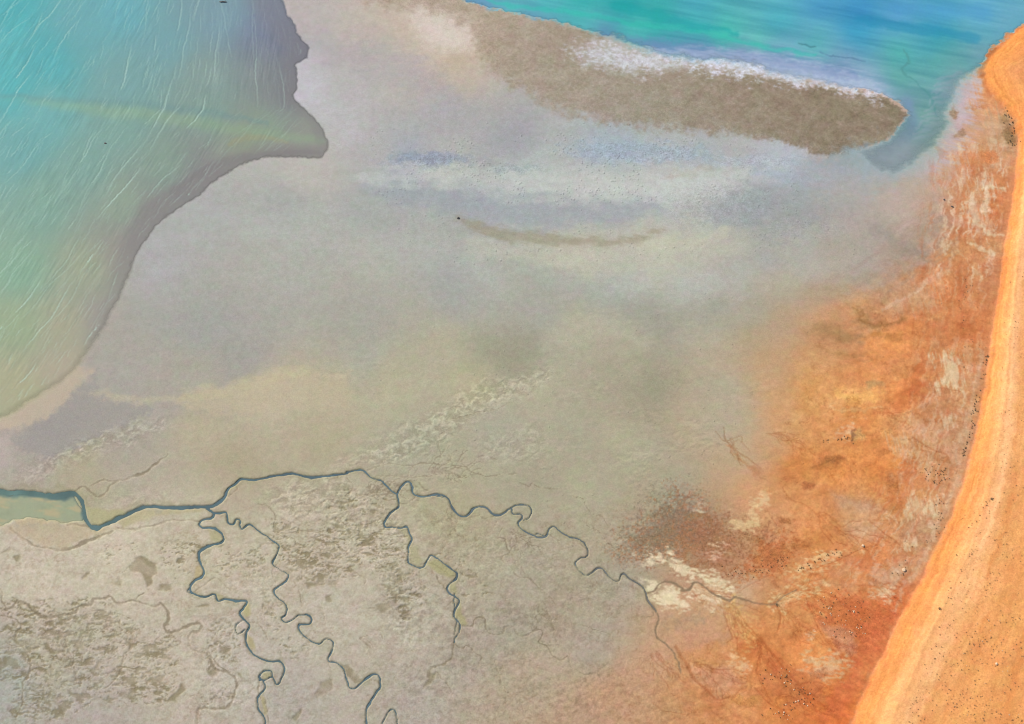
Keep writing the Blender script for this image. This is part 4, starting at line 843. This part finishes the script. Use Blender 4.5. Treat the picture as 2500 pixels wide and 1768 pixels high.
fm = np.ones((NY - 1, NX - 1), bool)
ground = grid_mesh('ground', wxg, wyg, zg, fm, {'sediment': cg, 'coarseness': rg})
ground.data.materials.append(gm); ground['kind'] = 'structure'

wm, nt = new_mat('turbid_water')
geo = N(nt, 'ShaderNodeNewGeometry'); P = geo.outputs['Position']
at = N(nt, 'ShaderNodeAttribute'); at.attribute_name = 'tint'
ad = N(nt, 'ShaderNodeAttribute'); ad.attribute_name = 'depth'
n1 = noise(nt, P, 1.1, 3, .7)
v = mth(nt, 'MULTIPLY_ADD', mth(nt, 'SUBTRACT', n1.outputs['Fac'], .5), .18, 1.0)
tint = N(nt, 'ShaderNodeMix', data_type='RGBA', blend_type='OVERLAY'); nc = noise(nt, P, .4, 3, .7)
tint.inputs[0].default_value = .07; nt.links.new(at.outputs['Color'], tint.inputs[6]); nt.links.new(nc.outputs['Color'], tint.inputs[7])
sc_ = N(nt, 'ShaderNodeVectorMath', operation='SCALE'); nt.links.new(tint.outputs[2], sc_.inputs[0]); nt.links.new(v, sc_.inputs['Scale'])
bs = N(nt, 'ShaderNodeBsdfPrincipled'); bs.inputs['Roughness'].default_value = .30; bs.inputs['IOR'].default_value = 1.33; bs.inputs['Specular IOR Level'].default_value = .3
nt.links.new(sc_.outputs[0], bs.inputs['Base Color'])
al = mth(nt, 'SUBTRACT', 1.0, mth(nt, 'POWER', 2.718, mth(nt, 'MULTIPLY', ad.outputs['Fac'], -26.0)))
nt.links.new(mth(nt, 'MINIMUM', al, .93), bs.inputs['Alpha'])
bp = N(nt, 'ShaderNodeBump'); bp.inputs['Distance'].default_value = .03; bp.inputs['Strength'].default_value = .35
nt.links.new(n1.outputs['Fac'], bp.inputs['Height']); nt.links.new(bp.outputs[0], bs.inputs['Normal'])
out = N(nt, 'ShaderNodeOutputMaterial'); nt.links.new(bs.outputs[0], out.inputs[0])

bayg = samp(BAY); lagg = samp(LAG); wzg = samp(WZ); wcg = samp(WAL); qg = samp(np.minimum(qw, 20)); ing = samp(INL)
depth = np.clip(-zg, 0, 5)
def cellmin(a): return np.maximum(np.maximum(a[:-1, :-1], a[1:, :-1]), np.maximum(a[:-1, 1:], a[1:, 1:]))
cb = cellmin(bayg); cl = cellmin(lagg); cz = cellmin(-zg)
isb = (cb > -40) & (cz > -.05) & (cl < cb)
isl = (cl > -20) & (cz > -.05) & ~isb
cq = -cellmin(-qg); ci_ = cellmin(ing)
isc = (cz > -.02) & ~isb & ~isl & ((cq < 2.2) | (ci_ > -6)) & (cellmin(-PX) > -1650)
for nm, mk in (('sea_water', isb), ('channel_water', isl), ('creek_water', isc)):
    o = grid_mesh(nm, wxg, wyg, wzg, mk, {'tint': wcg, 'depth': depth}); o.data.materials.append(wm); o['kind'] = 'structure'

# ---------------------------------------------------------------- shrubs, stones, driftwood
def height(px, py):
    i = int(np.clip((px - X0) / ST, 0, W - 1)); j = int(np.clip((py - Y0) / ST, 0, H - 1)); return float(Z[j, i])
def place(px, py):
    z = height(px, py); x, y = map_to_ground(px, py, z); return x, y, z

def plain(name, col, var=.25, scale=6, rough=.85, bump=0):
    m, nt = new_mat(name); tc = N(nt, 'ShaderNodeTexCoord'); n = noise(nt, tc.outputs['Object'], scale, 4, .65)
    cr = N(nt, 'ShaderNodeMix', data_type='RGBA'); nt.links.new(n.outputs['Fac'], cr.inputs[0])
    cr.inputs[6].default_value = tuple(c * (1 - var) for c in col) + (1,); cr.inputs[7].default_value = tuple(min(.9, c * (1 + var)) for c in col) + (1,)
    b = N(nt, 'ShaderNodeBsdfPrincipled'); b.inputs['Roughness'].default_value = rough; nt.links.new(cr.outputs[2], b.inputs['Base Color'])
    if bump:
        bb = N(nt, 'ShaderNodeBump'); bb.inputs['Strength'].default_value = bump; nt.links.new(n.outputs['Fac'], bb.inputs['Height']); nt.links.new(bb.outputs[0], b.inputs['Normal'])
    o = N(nt, 'ShaderNodeOutputMaterial'); nt.links.new(b.outputs[0], o.inputs[0]); return m
leaf_m = [plain('saltbush_leaf', (.15, .10, .05)), plain('dry_leaf', (.20, .11, .045)), plain('dull_leaf', (.34, .19, .08))]
twig_m = plain('twig', (.10, .07, .045)); stone_m = plain('pale_stone', (.44, .30, .18), .2, 3, .8, .4); dark_m = plain('dark_stone', (.05, .045, .04), .3, 4, .8, .4)
wood_m = plain('wet_driftwood', (.045, .038, .032), .4, 5, .7, .5)

def shrub_mesh(seed, leafm, leaves=170, squash=.7):
    r = random.Random(seed); vs = []; fs = []; mi = []
    for k in range(9):                               # stems fanning from the root
        a = r.uniform(0, 6.28); e = r.uniform(.5, 1.3); L = r.uniform(.25, .42)
        d = Vector((math.cos(a) * math.cos(e), math.sin(a) * math.cos(e), math.sin(e))); sd = Vector((-d.y, d.x, 0)).normalized(); up = d.cross(sd)
        b = len(vs)
        for t_, rr in ((0, .02), (.55, .013), (1, .004)):
            c = d * L * t_ + Vector((0, 0, .05 * t_ * t_))
            for q_ in range(3): vs.append(c + (sd * math.cos(q_ * 2.1) + up * math.sin(q_ * 2.1)) * rr)
        for s_ in range(2):
            for q_ in range(3): fs.append((b + s_ * 3 + q_, b + s_ * 3 + (q_ + 1) % 3, b + s_ * 3 + 3 + (q_ + 1) % 3, b + s_ * 3 + 3 + q_)); mi.append(1)
    lobes = [(r.uniform(-.2, .2), r.uniform(-.2, .2), r.uniform(.12, .3), r.uniform(.2, .32)) for _ in range(5)]
    for k in range(leaves):
        lx, ly, lz, lr = r.choice(lobes); v = Vector((r.gauss(0, 1), r.gauss(0, 1), r.gauss(0, 1))).normalized() * lr * r.uniform(.5, 1)
        c = Vector((lx + v.x, ly + v.y, max(.02, lz + v.z * squash)))
        n = Vector((r.gauss(0, 1), r.gauss(0, 1), r.gauss(.6, 1))).normalized(); u = n.orthogonal().normalized(); w_ = n.cross(u); s_ = r.uniform(.035, .075)
        b = len(vs); vs += [c - u * s_, c - w_ * s_ * .5, c + u * s_, c + w_ * s_ * .5]; fs.append((b, b + 1, b + 2, b + 3)); mi.append(0)
    me = bpy.data.meshes.new('shrub'); me.from_pydata([tuple(v) for v in vs], [], fs); me.materials.append(leafm); me.materials.append(twig_m)
    me.polygons.foreach_set('material_index', mi); me.update(); return me
def stone_mesh(seed, mat, flat=.6):
    r = random.Random(seed); bm = bmesh.new(); bmesh.ops.create_icosphere(bm, subdivisions=3, radius=.5)
    off = [(Vector((r.gauss(0, 1), r.gauss(0, 1), r.gauss(0, 1))).normalized(), r.uniform(.30, .46)) for _ in range(9)]
    for v in bm.verts:
        for n, h in off:
            d = v.co.dot(n)
            if d > h: v.co -= n * (d - h) * .85
        v.co.z = v.co.z * flat + .12
    me = bpy.data.meshes.new('stone'); bm.to_mesh(me); bm.free(); me.materials.append(mat); me.update(); return me
SH = [[shrub_mesh(10 * k + j, leaf_m[k]) for j in range(3)] for k in range(3)]
ST_ = [stone_mesh(40 + k, stone_m) for k in range(3)]; SD = [stone_mesh(60 + k, dark_m) for k in range(2)]

def put(name, me, px, py, size, label, cat, group=None, sq=1.0, rz=None, dz=0.0, stretch=1.0):
    o = bpy.data.objects.new(name, me); COL.objects.link(o)
    x, y, z = place(px, py); o.location = (x, y, z + dz - .02); o.scale = (size * stretch, size / math.sqrt(stretch), size * sq)
    o.rotation_euler = (0, 0, random.uniform(0, 6.28) if rz is None else rz)
    o['label'] = label; o['category'] = cat
    if group: o['group'] = group
    return o

def gen(n, poly=None, line=None, spread=0, smin=.5, smax=1.0, seed=0):
    r = random.Random(seed); out = []
    if line is not None:
        L = smooth_line(line, 8)
        for _ in range(n):
            k = r.random() * (len(L) - 1); i = int(k); f = k - i; p = L[i] * (1 - f) + L[i + 1] * f
            out.append((p[0] + r.gauss(0, spread), p[1] + r.gauss(0, spread * .6), r.uniform(smin, smax)))
    else:
        P = np.array(poly); x0, y0 = P.min(0); x1, y1 = P.max(0); tries = 0
        while len(out) < n and tries < n * 60:
            tries += 1; x, y = r.uniform(x0, x1), r.uniform(y0, y1)
            ins = False; j = len(P) - 1
            for i in range(len(P)):
                if (P[i][1] > y) != (P[j][1] > y) and x < (P[j][0] - P[i][0]) * (y - P[i][1]) / (P[j][1] - P[i][1]) + P[i][0]: ins = not ins
                j = i
            if ins and vnoise(np.array([x / 28]), np.array([y / 28]), seed)[0] > r.uniform(-.9, .5): out.append((x, y, smin + (smax - smin) * r.random() ** 2))
    return out
clumps = [
 ('dark low shrub on the cream sand strip between orange scalds', 'shrubs on the cream sand strip', gen(26, line=I([(1080,500),(1000,510),(940,545),(870,590),(800,610)]), spread=7, smin=.7, smax=1.25, seed=1), 1),
 ('dark shrub at the foot of the orange dune where it meets the grey scald', 'shrubs along the dune foot', gen(64, line=Fq([(2060,760),(2030,860),(2000,1010),(1970,1130),(1950,1250),(1920,1350),(1890,1430)]), spread=3.2, smin=.6, smax=1.2, seed=2), 0),
 ('small shrub in the loose thicket on the pinkish flat just west of the dune', 'thicket west of the dune', gen(46, line=Fq([(1620,1540),(1680,1520),(1740,1510),(1700,1580),(1760,1590)]), spread=14, smin=.5, smax=1.0, seed=3), 0),
 ('small dark shrub on pale crust beside the lower dune foot', 'shrubs on pale crust by the dune', gen(34, line=I([(1750,130),(1740,220),(1720,330),(1680,400),(1560,440),(1500,610),(1420,640)]), spread=7, smin=.5, smax=1.0, seed=4), 0),
 ('brown shrub in the dark stained hollow near the upper end of the dune', 'shrubs in the stained hollow', gen(40, line=C([(2180,720),(2190,800),(2230,860),(2200,930),(2240,960)]), spread=7, smin=.6, smax=1.3, seed=5), 0),
 ('low dry tuft beside the small sunken pool on the orange flat', 'tufts beside the sunken pool', gen(26, line=Fq([(980,1335),(1060,1325),(1120,1310),(1170,1330)]), spread=4, smin=.5, smax=1.0, seed=6), 1),
 ('small brown shrub on the red flat along a dry runnel', 'shrubs along the red runnels', gen(58, line=I([(560,1340),(720,1290),(800,1380),(860,1430),(820,1500),(740,1540),(640,1540)]), spread=15, smin=.5, smax=1.15, seed=7), 1),
 ('dry tuft on the dark red flat in the corner below the white scald', 'tufts on the dark red flat', gen(66, poly=I([(920,800),(1080,720),(1260,780),(1300,900),(1250,1040),(1060,1060),(960,960)]), smin=.5, smax=1.1, seed=8), 1),
 ('tiny tuft scattered on the smooth orange top of the dune', 'tufts on the dune top', gen(620, poly=I([(1850,250),(2330,0),(2330,1640),(1500,1640),(1600,1300),(1760,900),(1820,600)]), smin=.4, smax=1.05, seed=9), 2),
 ('tiny tuft on the narrow upper stretch of the orange dune', 'tufts on the upper dune', gen(120, poly=Fq([(2160,300),(2330,200),(2330,1621),(2050,1500),(2120,900)]), smin=.4, smax=.7, seed=10), 2),
 ('small dark shrub dotted over the red flat between pale streaks', 'shrubs on the streaked red flat', gen(40, poly=Fq([(1880,260),(2080,300),(2050,760),(1900,900),(1850,560)]), smin=.45, smax=.9, seed=11), 0),
 ('brown tuft on the rust coloured slope above the creek delta', 'tufts above the creek delta', gen(60, line=I([(360,620),(480,620),(560,600),(640,570),(720,530),(690,600)]), spread=13, smin=.45, smax=.95, seed=12), 1),
]
allp = [(s_, x, y, lab, grp, k) for lab, grp, pts, k in clumps for x, y, s_ in pts if -10 < x < 2510 and -10 < y < 1778]
allp.sort(key=lambda t_: -t_[0]); r3 = random.Random(5)
for s_, x, y, lab, grp, k in allp[:300]:
    put('shrub', r3.choice(SH[k]), x, y, s_ * .68, lab, 'shrub', grp, sq=r3.uniform(.8, 1.1))
rest = allp[300:]
vs = []; fs = []; mi = []; base = 0
for s_, x, y, lab, grp, k in rest:                   # the smaller tufts, past three hundred
    me = r3.choice(SH[k]); X_, Y_, Z_ = place(x, y); n = len(me.vertices); co = np.empty(n * 3, np.float32); me.vertices.foreach_get('co', co); co = co.reshape(-1, 3) * s_ * .7
    a = r3.uniform(0, 6.28); ca, sa = math.cos(a), math.sin(a)
    co = np.stack([co[:, 0] * ca - co[:, 1] * sa + X_, co[:, 0] * sa + co[:, 1] * ca + Y_, co[:, 2] + Z_ - .02], -1)
    vs.append(co); lv = np.empty(len(me.loops), np.int32); me.loops.foreach_get('vertex_index', lv); fs.append(lv + base); base += n
    q_ = np.empty(len(me.polygons), np.int32); me.polygons.foreach_get('material_index', q_); mi.append(np.where(q_ == 0, k, 3))
if vs:
    co = np.concatenate(vs); f = np.concatenate(fs); me = bpy.data.meshes.new('tufts'); me.vertices.add(len(co)); me.vertices.foreach_set('co', co.ravel())
    me.loops.add(len(f)); me.loops.foreach_set('vertex_index', f); nf = len(f) // 4; me.polygons.add(nf); me.polygons.foreach_set('loop_start', np.arange(0, len(f), 4, dtype=np.int32)); me.polygons.foreach_set('loop_total', np.full(nf, 4, np.int32))
    for m_ in leaf_m + [twig_m]: me.materials.append(m_)
    me.polygons.foreach_set('material_index', np.concatenate(mi).astype(np.int32)); me.update(calc_edges=True)
    o = bpy.data.objects.new('tufts', me); COL.objects.link(o); o['kind'] = 'stuff'; o['label'] = 'tiny dry tufts scattered over the orange dune and red flat'; o['category'] = 'tufts'
# stones
for lab, grp, pts, sz in (
  ('small pale stone lying on the dark red flat among dry tufts', 'stones on the dark red flat', gen(34, poly=I([(920,800),(1080,720),(1260,900),(1250,1040),(1060,1060),(960,980)]), smin=.4, smax=.9, seed=21), 1),
  ('small pale stone along the runnel in the lower red flat', 'stones along the lower runnel', gen(22, line=I([(620,1300),(700,1280),(760,1360),(840,1430),(760,1530),(700,1540)]), spread=12, smin=.4, smax=.9, seed=22), 1),
  ('pale stone standing out on the smooth lower dune top', 'stones on the dune top', gen(26, poly=I([(1950,900),(2296,800),(2296,1600),(1800,1600)]), smin=.35, smax=.75, seed=23), 1)):
    for x, y, s_ in pts: put('stone', random.choice(ST_), x, y, s_ * sz * .6, lab, 'stone', grp, sq=1.1)
put('stone', ST_[0], 2207, 1392, 1.3, 'bright cream stone, largest of all, on grey crust beside the dune foot', 'stone')
put('stone', ST_[1], 2107, 1333, 1.0, 'lone bright stone on the orange flat near dark shrubs', 'stone')
put('stone', ST_[2], 2433, 1621, .9, 'brightest white stone on the tufted lower dune top', 'stone')
put('stone', SD[0], 1119, 533, 1.0, 'black stone at the tip of the thin brown crescent bar', 'stone')
put('stone', SD[1], 2305, 488, .7, 'dark grey stone on the pale pink flat, upper of two', 'stone')
put('stone', SD[0], 2325, 505, .8, 'black stone casting a shadow on the pink flat, lower of two', 'stone', stretch=1.6, rz=-.5)
put('stone', SD[1], 262, 360, .8, 'dark rock just breaking the surface of the shallow bay', 'stone', dz=-height(262, 360) - .1, stretch=1.5, rz=-.2)
put('shrub', SH[0][0], 2420, 1218, 1.25, 'lone dark round shrub on the bare pale crest of the dune', 'shrub')
put('shrub', SH[0][1], 2293, 1487, 1.3, 'lone dark shrub on the bright sand ridge low on the dune', 'shrub')
put('shrub', SH[0][2], 1896, 1476, 1.3, 'lone dark shrub in the cream fan of fine channels', 'shrub')

# driftwood trunk floating at the far end of the bay
def tube(bm, pts, rad, n=9):
    rings = []
    for i, p in enumerate(pts):
        d = (pts[min(i + 1, len(pts) - 1)] - pts[max(i - 1, 0)]).normalized(); a = d.cross(Vector((0, 0, 1))).normalized(); b = a.cross(d)
        rings.append([bm.verts.new(p + (a * math.cos(2 * math.pi * k / n) + b * math.sin(2 * math.pi * k / n)) * rad[i] * random.uniform(.85, 1.15)) for k in range(n)])
    for i in range(len(rings) - 1):
        for k in range(n): bm.faces.new((rings[i][k], rings[i][(k + 1) % n], rings[i + 1][(k + 1) % n], rings[i + 1][k]))
    bm.faces.new(rings[0][::-1]); bm.faces.new(rings[-1])
root = bpy.data.objects.new('driftwood', None); COL.objects.link(root); x, y = map_to_ground(545, 5, 0); root.location = (x, y, 0)
root['label'] = 'dark waterlogged driftwood trunk floating near the top of the bay'; root['category'] = 'driftwood'
bm = bmesh.new(); tube(bm, [Vector((-1.7, .10, .02)), Vector((-1.0, .02, .08)), Vector((-.1, .05, .12)), Vector((.8, -.08, .10)), Vector((1.5, -.05, .05))], [.08, .22, .27, .24, .12])
me = bpy.data.meshes.new('trunk'); bm.to_mesh(me); bm.free(); me.materials.append(wood_m); o = bpy.data.objects.new('trunk', me); COL.objects.link(o); o.parent = root
for pts, rad in (([Vector((.5, 0, .15)), Vector((.9, .3, .3)), Vector((1.2, .45, .34))], [.09, .05, .02]), ([Vector((-.6, 0, .1)), Vector((-.9, -.3, .16)), Vector((-1.3, -.42, .14))], [.08, .05, .02])):
    bm = bmesh.new(); tube(bm, pts, rad, 6); me = bpy.data.meshes.new('branch'); bm.to_mesh(me); bm.free(); me.materials.append(wood_m); o = bpy.data.objects.new('branch', me); COL.objects.link(o); o.parent = root
print('verts', len(ground.data.vertices))
